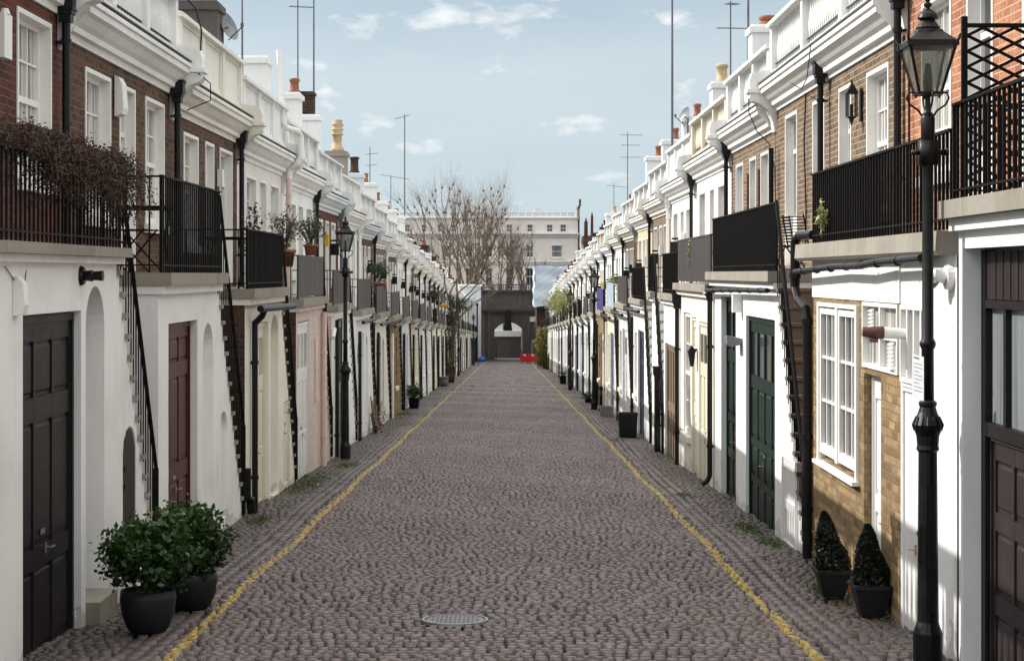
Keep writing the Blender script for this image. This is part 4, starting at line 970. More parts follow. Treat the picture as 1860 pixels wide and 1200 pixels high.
# house 5 : white, brown garage door
h = House(1, 34.5, 41.1, 'white house with plain brown garage door between a black drainpipe and white steps', GR)
h.ground([(34.55, 38.0), (40.0, 41.1)], [(38.0, 40.0, -1)], 3.4, white, ops=[dict(y0=34.95, y1=37.7, h0=-.6, h1=2.35, rev=.10)])
h.door(34.95, 37.7, -.2, 2.33, .06, tan_wood, 5, ((.04, .46), (.54, .97)), frame=.06, raised=False)
h.stair_rail(38.0, 40.0, -1, 3.4, .82); h.rail(34.55, 37.9, 3.4, .82); h.rail(40.0, 41.1, 3.4, .82)
h.upper(white, [(35.4, 36.6, 3.95, 5.6, 'sash'), (37.3, 38.1, 3.95, 5.6, 'sash'), (39.0, 40.2, 3.42, 5.6, 'door')], 5.98, 7.3, par=cream)
h.pipe(40.9, .88, 3.4, 5.9); h.pipe(38.6, -.09, -.1, 1.6, hopper=True, r=.07)

um_r = [white, br_tan, buff, br_brown, white, cool_white, ivory, white, white, cream, white, white, ivory, white, white, cool_white, white, white, ivory, white, white, white, white, white, white, white]
fm_r = [white, br_white, cream, br_yellow, white, white, cool_white, white, ivory, white, white, white, cool_white, white, ivory, white, white, white, white, cream, white, white, white, white, white, white]
dm_r = [(navy_wood, 'navy'), (white_wood, 'white'), (blue_wood, 'pale blue'), (white_wood, 'white'), (grey_wood, 'grey'), (white_wood, 'white'), (white_wood, 'white')]
right_houses = []
y = 41.1
for i in range(26):
    w = 6.2
    if y+w > 203.9: break
    dm, dn = dm_r[i % 7]
    sm = {2: screen_blue, 3: screen_purple}.get(i)
    right_houses.append(generic(1, y, y+w, i+6, fm_r[i], um_r[i], 'solid' if i in (1, 2, 3, 4, 5, 8, 9) else 'bars', dm, dn, 4, par='balusters' if i % 4 else 'panels', smat=sm, sname={2: 'pale blue balcony screen', 3: 'purple balcony screen'}.get(i)))
    y += w
TOTAL_END = y

# ------------------------------------------------------------------ things in the street
def at(px, py):
    """ground point seen at photo pixel (px, py)"""
    z = F*EYE/(py-617.0); return ((px-924)*z/F, z, g(z))
def local(x, y, z): return lambda a, b, c: (x+a, y+b, z+c)

def lamp(x, y, label, pane_n=True):
    z = g(y); T = local(x, y, z); r = empty('street_lamp', (x, y, z), label, 'street lamp', 'black cast iron street lamps')
    n = 16
    m_ = MB(T); m_.lathe(0, 0, [(.108, 0), (.108, .26), (.095, .29), (.078, .34), (.068, 1.58), (.084, 1.60), (.078, 1.63), (.084, 1.70), (.104, 1.75), (.108, 1.78), (.096, 1.81), (.070, 1.87), (.058, 1.91), (.066, 1.925), (.066, 1.945), (.048, 1.96)], n)
    for k in range(14): th_ = 6.2832*k/14; m_.tube([(.098*math.cos(th_), .098*math.sin(th_), 1.74), (.108*math.cos(th_), .108*math.sin(th_), 1.78), (.085*math.cos(th_), .085*math.sin(th_), 1.84)], [.008, .011, .006], 5)
    m_.box(-.03, .03, -.082, -.04, .42, 1.35)
    m_.build('base', black, r, False)
    m_ = MB(T); m_.lathe(0, 0, [(.046, 1.95), (.044, 2.33), (.056, 2.35), (.060, 2.37), (.056, 2.39), (.043, 2.41), (.040, 3.55), (.040, 3.85), (.05, 3.87), (.052, 4.02), (.035, 4.06)], n)
    m_.box(-.062, .062, -.055, .055, 3.68, 3.86); m_.build('column', black, r, True)
    m_ = MB(T); m_.tube([(-.05, 0, 3.77), (.13, -.01, 3.77)], .022, 8); m_.tube([(-.12, 0, 3.77), (-.05, 0, 3.77)], .018, 8); m_.tube([(.13, -.01, 3.77), (.15, -.012, 3.77)], .032, 8); m_.build('ladder_bar', black, r, True)
    hz = 4.16   # bottom of lantern
    for sg in (-1, 1):
        for ax in (0, 1):
            m_ = MB(T); pts = [(.03, 4.02), (.07, 4.08), (.13, 4.12), (.155, 4.17), (.14, 4.21), (.09, 4.205), (.085, 4.17)]
            m_.tube([((sg*p, 0, q) if ax == 0 else (0, sg*p, q)) for p, q in pts], .008, 6); m_.build('scroll_bracket', black, r, True)
    m_ = MB(T); m_.lathe(0, 0, [(.035, 4.05), (.02, 4.08), (.02, 4.19)], 8); q0, q1, z0_, z1_ = .082, .165, 4.21, 4.54
    m_.box(-q0-.012, q0+.012, -q0-.012, q0+.012, z0_-.02, z0_)
    for sx in (-1, 1):
        for sy in (-1, 1): m_.tube([(sx*q0, sy*q0, z0_), (sx*q1, sy*q1, z1_)], .011, 6)
    for w0, w1, h0, h1 in ((q1+.015, q1+.022, z1_-.005, z1_+.035),):
        for s_ in (-1, 1): m_.box(-w1, w1, s_*q1-.014, s_*q1+.014, h0, h1); m_.box(s_*q1-.014, s_*q1+.014, -w1, w1, h0, h1)
    lan = m_.build('lantern', black, r)
    for sx, sy in ((1, 0), (-1, 0), (0, 1), (0, -1)):
        m_ = MB(T); e = .002
        def c(q, s1): return (sx*q+(s1*q if sx == 0 else 0), sy*q+(s1*q if sy == 0 else 0))
        a0, a1, b0, b1 = c(q0-e, -1), c(q0-e, 1), c(q1-e, -1), c(q1-e, 1)
        m_.poly([(*a0, z0_), (*a1, z0_), (*b1, z1_), (*b0, z1_)]); m_.build('glass_pane', lamp_glass, lan)
    HZ = lambda L_: [(a_*.86, 4.57+(b_-4.59)*.72) for a_, b_ in L_]
    m_ = MB(T); m_.lathe(0, 0, HZ([(.285, 4.59), (.285, 4.60), (.16, 4.69), (.14, 4.72)]), 4, math.pi/4)
    m_.lathe(0, 0, HZ([(.105, 4.685), (.115, 4.70), (.11, 4.72), (.10, 4.73), (.105, 4.745), (.09, 4.77), (.06, 4.82), (.082, 4.835), (.088, 4.845), (.08, 4.88), (.05, 4.92), (.018, 4.94), (.016, 4.95), (.034, 4.965), (.036, 4.99), (.016, 5.01), (.024, 5.03), (.012, 5.06), (.003, 5.09)]), 16)
    for sx in (-1, 1):
        for sy in (-1, 1): m_.tube([(sx*.165, sy*.165, 4.56), (sx*.185, sy*.185, 4.59), (sx*.19, sy*.19, 4.62)], [.015, .010, .004], 6)
    m_.build('hood', black, lan)
    m_ = MB(T); m_.lathe(0, 0, [(.03, 4.2), (.035, 4.3), (.02, 4.42)], 8); m_.build('lamp_fitting', potgrey, lan)
    return r
lamp(3.07, 13.05, 'tall black street lamp with paper notice, in front of the white flat door')
lamp(-3.31, 36.1, 'black street lamp before the pink brick side wall of the shaded row')
lamp(2.93, 61.1, 'black street lamp standing next to a short bollard and grey planter')
lamp(2.95, 85.3, 'white glazed street lamp beside black plant pot in the sunlit row')
lamp(3.10, 145.0, 'distant street lamp by the clipped yellow green bush')
lamp(-3.35, 119.0, 'distant street lamp just beyond the bare potted tree')
lamp(-3.34, 169.0, 'farthest street lamp, near the white gable by the dark arch')

# paper notice on the near lamp
nt_ = empty('notice', (2.985, 12.98, g(13.05)+1.98), 'white paper notice tied to the near street lamp', 'notice')
m_ = MB(lambda a, b, c: (2.985+a, 12.965+b, g(13.05)+1.98+c))
m_.poly([(-.035, .05, 0), (.03, -.03, -.02), (.03, -.03, .30), (-.035, .05, .32)]); m_.poly([(-.037, .051, 0), (.028, -.029, -.02), (.028, -.029, .30), (-.037, .051, .32)])
m_.build('sheet', paper, nt_)
m_ = MB(lambda a, b, c: (2.985+a, 12.965+b, g(13.05)+1.98+c))
for k in range(9):
    z_ = .285-.028*k-(.01 if k else 0); f0, f1 = .14, (.88 if k % 3 else .6); hh_ = .008 if k == 0 else .003
    P = lambda f, zz: (-.035+.065*f-.003, .05-.08*f-.002, zz-.02*f+.01)
    m_.poly([P(f0, z_), P(f1, z_), P(f1, z_+hh_), P(f0, z_+hh_)])
m_.build('printed_lines', ink, nt_)

# shrubs in charcoal bowls
def bowl_shrub(x, y, rad, h, label, seed, sw=.36, sh=.62):
    z = g(y)+.0; T = local(x, y, z); r = empty('potted_shrub', (x, y, z), label, 'potted shrub', 'round shrubs in charcoal bowls'); rng = np.random.default_rng(seed)
    m_ = MB(T); m_.lathe(0, 0, [(rad*.60, 0), (rad*.74, h*.10), (rad*.93, h*.42), (rad*1.0, h*.8), (rad*.97, h), (rad*.90, h), (rad*.88, h*.86), (.01, h*.85)], 36); m_.build('bowl', potgrey, r, True)
    m_ = MB(T); m_.lathe(0, 0, [(rad*.87, h*.80), (rad*.87, h*.90), (.02, h*.93)], 20); m_.build('soil', soil, r)
    m_ = MB(T); tips = []
    for i in range(26):
        a = rng.uniform(0, 6.28); q = rng.uniform(.1, 1)*sw*.8; zz = h*.9+rng.uniform(.25, .8)*sh
        m_.tube([(.04*math.cos(a), .04*math.sin(a), h*.85), (q*.45*math.cos(a), q*.45*math.sin(a), h*.9+(zz-h*.9)*.5), (q*math.cos(a), q*math.sin(a), zz)], [.009, .006, .003], 5); tips.append((q*math.cos(a), q*math.sin(a), zz))
    m_.build('stems', bark_dark, r)
    m_ = MB(); n = 75; cl = []
    for i in range(n):
        v = rng.normal(size=3); v /= np.linalg.norm(v); rr = rng.uniform(.5, 1.12)
        c = np.array([v[0]*sw*rr, v[1]*sw*rr, h*.9+sh*.55+v[2]*sh*.45*rr]); k = rng.integers(35, 70)
        cl.append(c+rng.normal(size=(k, 3))*np.array([.055, .055, .045]))
    c = np.concatenate(cl)+np.array([x, y, z]); leaves(m_, c, .030, rng, .2, .55, lambda c: (c[:, 2]-z-h)/sh)
    m_.build('foliage', leaf_dark, r)
x, y, _ = at(269, 1146); bowl_shrub(x, y, .23, .345, 'bushy green shrub in charcoal bowl, the one closer to the brown garage doors', 1, .345, .60)
x, y, _ = at(347, 1105); bowl_shrub(x, y, .235, .33, 'bushy green shrub in charcoal bowl, the one closer to the burgundy door', 2, .31, .62)

# topiary cones in square black pots
def topiary(x, y, label, seed, lean=0., w=.16, ph=.26, ch=.52):
    z = g(y); T = local(x, y, z); r = empty('topiary_cone', (x, y, z), label, 'topiary', 'clipped cones in square black pots'); rng = np.random.default_rng(seed)
    def sq(q, zz): return [(-q, -q, zz), (q, -q, zz), (q, q, zz), (-q, q, zz)]
    m_ = MB(T); a, b = sq(w*.56, 0), sq(w, ph)
    for k in range(4): m_.poly([a[k], a[(k+1) % 4], b[(k+1) % 4], b[k]])
    for (o, i, z0_, z1_) in ((w+.012, w-.015, ph-.02, ph+.008),):
        for s_ in (-1, 1): m_.box(-o, o, min(s_*o, s_*i), max(s_*o, s_*i), z0_, z1_); m_.box(min(s_*o, s_*i), max(s_*o, s_*i), -i, i, z0_+.001, z1_-.001)
    m_.build('pot', potgrey, r)
    m_ = MB(T); m_.poly(sq(w-.015, ph-.03)); m_.build('soil', soil, r)
    m_ = MB(T); m_.tube([(0, 0, ph-.05), (lean*.3, 0, ph+.2)], .012, 6); m_.build('stem', bark_dark, r)
    n = 9500; f = rng.random(n)**.8; th = rng.uniform(0, 6.28, n); rad = (.155*(1-f)**.75+.012)*(np.sqrt(rng.uniform(.35, 1.15, n)))*(1+.10*np.sin(th*3+f*9))
    c = np.stack([rad*np.cos(th)+lean*f, rad*np.sin(th), ph+.02+ch*f], 1)+np.array([x, y, z]); m_ = MB(); leaves(m_, c, .014, rng, 0, .6, lambda c: rng.random(len(c))*.8)
    m_.build('foliage', leaf_box, r)
x, y, _ = at(1512, 1084); topiary(x, y, 'clipped cone in black pot, leaning, next to the stone steps', 3, -.08)
x, y, _ = at(1582, 1118); topiary(x, y, 'clipped cone in black pot, before the recessed white door frame', 4, -.03, .165, .275, .50)
x, y, z = at(1541, 1082); T = local(x+.02, y+.25, z)
m_ = MB(T); m_.lathe(0, 0, [(.055, 0), (.055, .012), (.045, .015), (.018, .16), (.016, .18)], 16)
tag(m_.build('small_cone', orange_plastic), 'small orange cone behind the topiary pots', 'cone')

def planter(x, y, w, h, mat, label, plant=None, seed=0, name='planter', ph=.5, lm=None, round_=False, cat='planter', taper=.8):
    z = g(y); T = local(x, y, z); r = empty(name, (x, y, z), label, cat); m_ = MB(T)
    if round_: m_.lathe(0, 0, [(w*taper, 0), (w*.95, h*.5), (w, h*.95), (w*1.05, h*.96), (w*1.05, h), (w*.92, h), (w*.9, h*.9), (.01, h*.89)], 24)
    else:
        q = lambda s_, zz: [(-s_, -s_, zz), (s_, -s_, zz), (s_, s_, zz), (-s_, s_, zz)]
        a, b = q(w*taper, 0), q(w, h)
        for k in range(4): m_.poly([a[k], a[(k+1) % 4], b[(k+1) % 4], b[k]])
        for s_ in (-1, 1): m_.box(-w-.012, w+.012, min(s_*(w+.012), s_*(w-.02)), max(s_*(w+.012), s_*(w-.02)), h-.03, h+.01); m_.box(min(s_*(w+.012), s_*(w-.02)), max(s_*(w+.012), s_*(w-.02)), -w+.02, w-.02, h-.03, h+.008)
        m_.poly(q(w-.02, h-.05))
    m_.build('pot', mat, r, round_)
    if plant:
        rng = np.random.default_rng(seed); m_ = MB(T)
        for i in range(9):
            a = rng.uniform(0, 6.28); m_.tube([(0, 0, h*.85), (w*1.0*math.cos(a), w*1.0*math.sin(a), h+ph*rng.uniform(.4, .9))], [.01, .004], 5)
        m_.build('stems', bark_dark, r)
        n = plant; v = rng.normal(size=(n, 3)); v /= np.linalg.norm(v, axis=1)[:, None]; q = rng.uniform(.3, 1, n)[:, None]*(1+.35*np.sin(v[:, :1]*5+v[:, 1:2]*4))
        c = v*q*np.array([w*1.7, w*1.7, ph*.5])+np.array([x, y, z+h+ph*.4]); m_ = MB(); leaves(m_, c, .035, rng, 0, .45, lambda c: (c[:, 2]-z-h)/ph); m_.build('foliage', lm or leaf_dark, r)
    return r
x, y, _ = at(1140, 794); planter(x, y, .235, .60, black, 'tall empty black square bin on the cobbles of the sunlit side', name='square_bin', cat='bin', taper=.86)
x, y, _ = at(1101, 757); planter(x, y, .19, .33, grey_wood, 'low square grey planter beside bollard and street lamp', taper=.95)
x, y, _ = at(1022, 697); planter(x+.02, y, .19, .45, black, 'dark round pot with small plant on the sunlit side', 250, 5, 'potted_plant', .35, round_=True, cat='potted plant')
x, y, _ = at(1070, 731); planter(3.05, y, .14, .15, black, 'low leafy plant at the wall behind a street lamp', 350, 6, 'potted_plant', .32, round_=True, cat='potted plant')
x, y, _ = at(752, 741); planter(x, y, .20, .36, black, 'spreading leafy plant in black pot beside mossy doorstep', 1400, 7, 'potted_plant', .55, round_=True, cat='potted plant')
x, y, _ = at(806, 701); planter(x, y, .25, .50, zinc, 'pale grey metal bucket beside the potted tree', name='metal_tub', round_=True, cat='tub')
# bollard
x, y = 3.12, 60.2; T = local(x, y, g(y)); r = empty('bollard', (x, y, g(y)), 'short black iron bollard between street lamp and grey planter', 'bollard')
m_ = MB(T); m_.lathe(0, 0, [(.09, 0), (.09, .06), (.06, .1), (.05, .45), (.07, .48), (.05, .52), (.045, .7)], 12); m_.build('post', black, r, True)
m_ = MB(T); m_.lathe(0, 0, [(.045, .7), (.075, .74), (.07, .80), (.03, .85), (.01, .88)], 12); m_.build('cap', black, r, True)

# ------------------------------------------------------------------ bare trees
def grow(mb, rng, p, d, L, r, depth, kn, out, twig_at=True, spread=.5, up=.25, nseg=4, minr=.02):
    pts = [tuple(p)]; rs = [r]; q = np.array(p, float); dd = np.array(d, float)
    r1 = r*.62
    for i in range(nseg):
        dd = dd+rng.normal(size=3)*.13+np.array([0, 0, up*.25]); dd /= np.linalg.norm(dd); q = q+dd*L/nseg; pts.append(tuple(q)); rs.append(r+(r1-r)*(i+1)/nseg)
    mb.tube(pts, rs, 7 if r > .08 else 5, caps=False)
    if depth == 0:
        out.append((q.copy(), dd.copy(), r1)); return
    nb = rng.integers(2, 4)
    for i in range(nb):
        v = rng.normal(size=3); v -= dd*v.dot(dd); v /= np.linalg.norm(v)
        nd = dd+v*spread*rng.uniform(.6, 1.3)+np.array([0, 0, up]); nd /= np.linalg.norm(nd)
        k = rng.integers(max(1, nseg-1), nseg+1)
        grow(mb, rng, pts[k], nd, L*rng.uniform(.62, .88), max(minr, rs[k]*rng.uniform(.6, .8)), depth-1, kn, out, spread=spread, up=up, nseg=nseg, minr=minr)
twigm = plain('twig_bark', (0.27, 0.225, 0.20), .9, .3, 3)
def plane_tree(x, y, base, height, label, seed, limbs=5, depth=3, spreadw=.5, trunk_h=.3, r0=.42, twigL=2.2, ntw=16, twr=.016, mat=bark, knob=.16):
    rng = np.random.default_rng(seed); r = empty('bare_plane_tree', (x, y, base), label, 'tree', 'pollarded bare plane trees')
    m_ = MB(); H = height*.80; th = H*trunk_h; m_.tube([(x, y, base), (x+.1, y, base+th*.5), (x, y, base+th)], [r0*1.15, r0, r0*.85], 10); m_.build('trunk', mat, r)
    limb = MB(); out = []
    for i in range(limbs):
        a = 6.28*i/limbs+rng.uniform(-.3, .3); lean = spreadw*rng.uniform(.5, 1.2) if i else .06
        d = np.array([math.cos(a)*lean, math.sin(a)*lean*.8, 1.0]); d /= np.linalg.norm(d)
        grow(limb, rng, (x, y, base+th*rng.uniform(.8, 1)), d, (H-th)*.40*rng.uniform(.85, 1.12), r0*.44, depth, knob, out, spread=.48, up=.26, minr=.045)
    kb = limb; tw = MB()
    for q, d, rr in out:
        if q[2] > base+height*.86: q[2] = base+height*.86
        v = rng.normal(size=(10, 3)); 
        kb.tube([tuple(q-d*knob), tuple(q), tuple(q+d*knob)], [rr*.9, knob*.72, knob*.3], 6)
        for k in range(ntw):
            v = rng.normal(size=3)*.62+np.array([(q[0]-x)/height*1.3, 0, 1.0])+d*.3; v /= np.linalg.norm(v); l = twigL*rng.uniform(.4, 1.0)
            mid = q+v*l*.5+rng.normal(size=3)*.07*l; end = q+v*l+np.array([0, 0, .15*l])+rng.normal(size=3)*.08*l
            tw.tube([tuple(q), tuple(mid), tuple(end)], [twr, twr*.75, twr*.4], 3, caps=False)
    limb.build('limbs', mat, r); tw.build('twigs', twigm, r)
    return r
gz = g(204.0)
plane_tree((846-924)*218/F, 218, gz, 2.4+(497-287)*218/F-gz, 'largest bare pollarded tree rising behind the dark stone arch', 127, 11, 3, .74, .22, .60, 3.1, 13, .0095, bark, .20)
plane_tree((772-924)*226/F, 226, gz, 2.4+(497-375)*226/F-gz, 'bare pollarded tree with low spreading limbs, beside the largest one', 122, 6, 2, .7, .30, .46, 2.2, 12, .009, bark, .17)
plane_tree((918-924)*215/F, 215, gz, 2.4+(497-347)*215/F-gz, 'bare pollarded tree over the arch balustrade, before the cream building', 123, 7, 3, .5, .36, .42, 1.9, 10, .009, bark, .17)
plane_tree((951-924)*212/F, 212, gz, 2.4+(497-372)*212/F-gz, 'slender bare pollarded tree at the cream building, closest to the white sheeting', 26, 5, 2, .38, .44, .36, 1.5, 16, .009, bark, .15)
plane_tree((1085-924)*245/F, 245, gz, 2.4+(497-372)*245/F-gz, 'small bare tree showing above the sunlit rooftops', 24, 5, 3, .45, .45, .3, 1.1, 12)

# tree in the brown pot on the shaded side
x, y, z = at(818, 694); T = local(x, y, z); r = empty('potted_tree', (x, y, z), 'tall bare branching tree with ivy in a big brown pot', 'tree'); rng = np.random.default_rng(31)
m_ = MB(T); m_.lathe(0, 0, [(.22, 0), (.28, .45), (.29, .85), (.32, .86), (.32, .95), (.27, .95), (.26, .85), (.01, .84)], 24); m_.build('pot', plain('brown_glazed_pot', (.07, .04, .03), .5, .3), r, True)
tr_ = MB(T); tr_.tube([(0, 0, .8), (.05, 0, 1.8), (.22, 0, 3.0), (.38, .1, 4.0), (.40, .1, 5.0)], [.13, .12, .11, .09, .075], 8); tr_.tube([(.22, 0, 3.0), (.05, .1, 3.9), (-.1, .2, 4.8)], [.08, .065, .05], 7); tr_.build('trunk', bark, r)
lb = MB(); out = []
for (px_, pz_, dx_, L_) in ((.40, 5.0, -.1, 1.3), (.40, 5.0, .5, 1.2), (-.1, 4.8, -.45, 1.3), (-.1, 4.8, .15, 1.2), (.38, 4.0, .95, 1.4), (.05, 3.9, -.7, 1.1), (.38, 4.4, 1.2, 1.3), (.30, 3.5, .9, 1.2)):
    d = np.array([dx_, rng.normal()*.3, .9]); d /= np.linalg.norm(d); grow(lb, rng, (x+px_, y, z+pz_), d, L_*1.15, .055, 2, 0, out, spread=.6, up=.05, minr=.014)
for q, d, rr in out:
    for k in range(5):
        v = rng.normal(size=3)*.6+d; v /= np.linalg.norm(v); l = rng.uniform(.2, .6); lb.tube([tuple(q), tuple(q+v*l)], [.010, .004], 3, caps=False)
lb.build('branches', bark, r)
n = 4200; f = rng.random(n); c = np.stack([x+.1*f+rng.normal(0, .16+.10*np.sin(f*9)**2, n), y+rng.normal(0, .2, n), z+.9+f*3.6], 1); m_ = MB(); leaves(m_, c, .04, rng, 0, .5)
for c0, w_, k_ in (((x+.55, y, z+4.55), .4, 700), ((x-.1, y, z+4.7), .3, 400), ((x+.8, y, z+4.2), .25, 300)): leaves(m_, np.array(c0)+rng.normal(size=(k_, 3))*np.array([w_, .3, .12]), .04, rng, 0, .5)
m_.build('ivy', leaf_ivy, r)

# cut-back woody climber on the shaded side
x, y, z = at(690, 786); x = -3.42; r = empty('woody_climber', (x, y, z), 'leafless twisted woody climber growing at the foot of the white wall', 'plant'); rng = np.random.default_rng(33)
m_ = MB(local(x, y, z))
for i in range(9):
    a = rng.uniform(-.1, .15); h_ = rng.uniform(.3, 1.0); m_.tube([(rng.uniform(-.05, .1), rng.uniform(-.15, .2), -.02), (a, rng.uniform(-.3, .3), h_*.5), (a+rng.uniform(-.1, .12), rng.uniform(-.3, .4), h_)], [.04, .028, .015], 6)
m_.build('stems', tan_wood, r)
m_ = MB(); leaves(m_, np.array([x+.05, y, z+.3])+rng.normal(size=(220, 3))*np.array([.1, .3, .2]), .03, rng); m_.build('dead_leaves', leaf_rust, r)

# ------------------------------------------------------------------ balcony plants and furniture
def leaf_plant(name, x, y, z, label, cat, rads, n, mat, size, seed, potr=None, poth=.3, potm=terracotta, stems=8, group=None, tonef=None):
    r = empty(name, (x, y, z), label, cat, group); rng = np.random.default_rng(seed); base = z
    if potr:
        m_ = MB(local(x, y, z)); m_.lathe(0, 0, [(potr*.7, 0), (potr*.9, poth*.8), (potr*1.05, poth*.82), (potr*1.05, poth), (potr*.9, poth), (.01, poth*.9)], 20); m_.build('pot', potm, r, True); base = z+poth
    m_ = MB()
    for i in range(stems):
        v = rng.normal(size=3)*np.array([rads[0], rads[1], 0])*.7; m_.tube([(x, y, base-.05), (x+v[0]*.4, y+v[1]*.4, base+rads[2]*.9), (x+v[0], y+v[1], base+rads[2]*rng.uniform(1.2, 1.9))], [.010, .007, .004], 4, caps=False)
    m_.build('stems', bark_dark, r)
    v = rng.normal(size=(n, 3)); v /= np.linalg.norm(v, axis=1)[:, None]; q = rng.uniform(.25, 1, n)[:, None]**.7; q = q*(1+.3*np.sin(v[:, :1]*6+1)+.25*np.sin(v[:, 1:2]*7+v[:, 2:3]*5))
    c = v*q*np.array(rads)+np.array([x, y, base+rads[2]*1.05]); m_ = MB(); leaves(m_, c, size, rng, 0, .4, tonef); m_.build('foliage', mat, r); return r
sl = lambda y, H: g(y)+H
leaf_plant('olive_plant', -3.85, 30.7, g(33.2)+H_L+.55, 'potted olive behind the grey screen, nearer the brown brick house', 'potted plant', (.26, .3, .34), 620, leaf_olive, .030, 41, .18, .30, terracotta, 18, 'potted olives on the screened balcony')
leaf_plant('olive_plant', -3.58, 32.2, g(33.2)+H_L+.76, 'olive plant in terracotta pot on top of the grey screen', 'potted plant', (.32, .4, .26), 700, leaf_olive, .030, 42, .13, .20, terracotta, 18, 'potted olives on the screened balcony')
leaf_plant('balcony_plant', -3.7, 51.0, g(51)+H_L+.55, 'dark green plant showing above a screen beyond the shaded lamp', 'potted plant', (.3, .5, .3), 500, leaf_ivy, .04, 43, .2, .3)
leaf_plant('hanging_plant', -3.5, 83.5, g(83.5)+H_L+1.0, 'rusty brown plant hung on a white balcony, shaded side', 'plant', (.3, .5, .28), 500, leaf_rust, .05, 44)
leaf_plant('balcony_plant', -3.5, 97, g(97)+H_L+.9, 'yellow flowering plant on a balcony near the potted tree', 'potted plant', (.22, .4, .15), 300, yellow_flower, .04, 45)
leaf_plant('balcony_bush', 3.2, 100, g(100)+3.4+.4, 'pale yellow green bush on a sunlit balcony behind the white lamp', 'potted plant', (.55, 1.2, .65), 1800, leaf_yellow, .06, 46, None)
leaf_plant('balcony_bush', 3.05, 112, g(112)+3.4+.5, 'yellowish bush on the balcony closest to the white sheeting', 'potted plant', (.6, 1.5, .8), 1800, leaf_yellow, .07, 47, None)
leaf_plant('balcony_plant', 3.6, 62, g(62)+3.4+.65, 'small green plant above the purple balcony screen', 'potted plant', (.2, .3, .3), 350, leaf_yellow, .035, 48)
leaf_plant('ledge_weed', 3.20, 18.2, g(16.2)+3.42, 'green weed growing from the stone balcony ledge under the open railing', 'weed', (.05, .10, .15), 150, leaf_yellow, .035, 49, stems=4)
leaf_plant('trailing_weed', 3.27, 32.2, g(31.6)+3.4+.35, 'dry yellow weed tangled in the dark balcony screen', 'weed', (.03, .25, .22), 130, leaf_yellow, .03, 50, stems=5)
# climber beside the pale pink house upper window
r = empty('wall_climber', (-4.45, 30.6, g(33)+3.3), 'thin red leaved climber on the pale pink upper wall', 'climbing plant'); rng = np.random.default_rng(51); m_ = MB(); lf = []
for i in range(5):
    p = np.array([-4.42, 30.3+.15*i, g(33)+3.3]); pts = [tuple(p)]
    for k in range(7): p = p+np.array([rng.uniform(-.02, .04), rng.normal(0, .14), rng.uniform(.12, .26)]); pts.append(tuple(p)); lf.append(p+rng.normal(size=(9, 3))*np.array([.04, .09, .07]))
    m_.tube(pts, .006, 4, caps=False)
m_.build('stems', bark_dark, r); m_ = MB(); leaves(m_, np.concatenate(lf), .035, rng); m_.build('foliage', leaf_rust, r)

# trailing creeper planter over the near balcony railing
zr = g(15.3)+3.20+.66
r = empty('railing_planter', (-3.68, 14.2, zr-.18), 'dark trough planter with rusty trailing creeper on the near balcony railing', 'planter'); rng = np.random.default_rng(61)
m_ = MB(lambda a, b, c: (-3.66+a, 13.9+b, zr+c)); m_.prism([(-.11, .02), (-.14, .22), (.12, .22), (.09, .02)], -.65, .42); m_.build('trough', potgrey, r)
m_ = MB(lambda a, b, c: (-3.66+a, 15.3+b, zr+c)); m_.prism([(-.10, .02), (-.12, .18), (.12, .18), (.10, .02)], -.80, .75); m_.build('trough', potgrey, r)
cs = []; st_ = MB()
for i in range(300):
    long_ = i % 9 == 0
    yy = rng.uniform(12.4, 16.3) if not long_ else rng.choice([13.9, 14.1, 14.5, 14.7, 16.1])+rng.normal(0, .12); p = np.array([-3.64+rng.uniform(-.10, .06), min(yy, 16.2), zr+.07+rng.uniform(0, .10)]); d = np.array([rng.uniform(-.03, .18), rng.normal(.03, .18), rng.uniform(-.03, .07)]); pts = [tuple(p)]
    L_ = rng.uniform(5, 9) if long_ else (rng.uniform(2, 8) if yy > 13.7 else rng.uniform(1, 3))
    for k in range(int(L_)+1):
        d = d+np.array([0, rng.normal(0, .05), -.034]); d *= .90; p = p+d*.5; p[0] = min(p[0], -3.34); pts.append(tuple(p)); cs.append(p+rng.normal(size=(20, 3))*np.array([.04, .06, .045]))
    st_.tube(pts, .003, 3, caps=False)
st_.build('stems', bark_dark, r); c = np.concatenate(cs); m_ = MB(); leaves(m_, c, .0125, rng, 0, .5, lambda c: (c[:, 2]-zr)*1.2+.4); m_.build('foliage', leaf_rust, r)

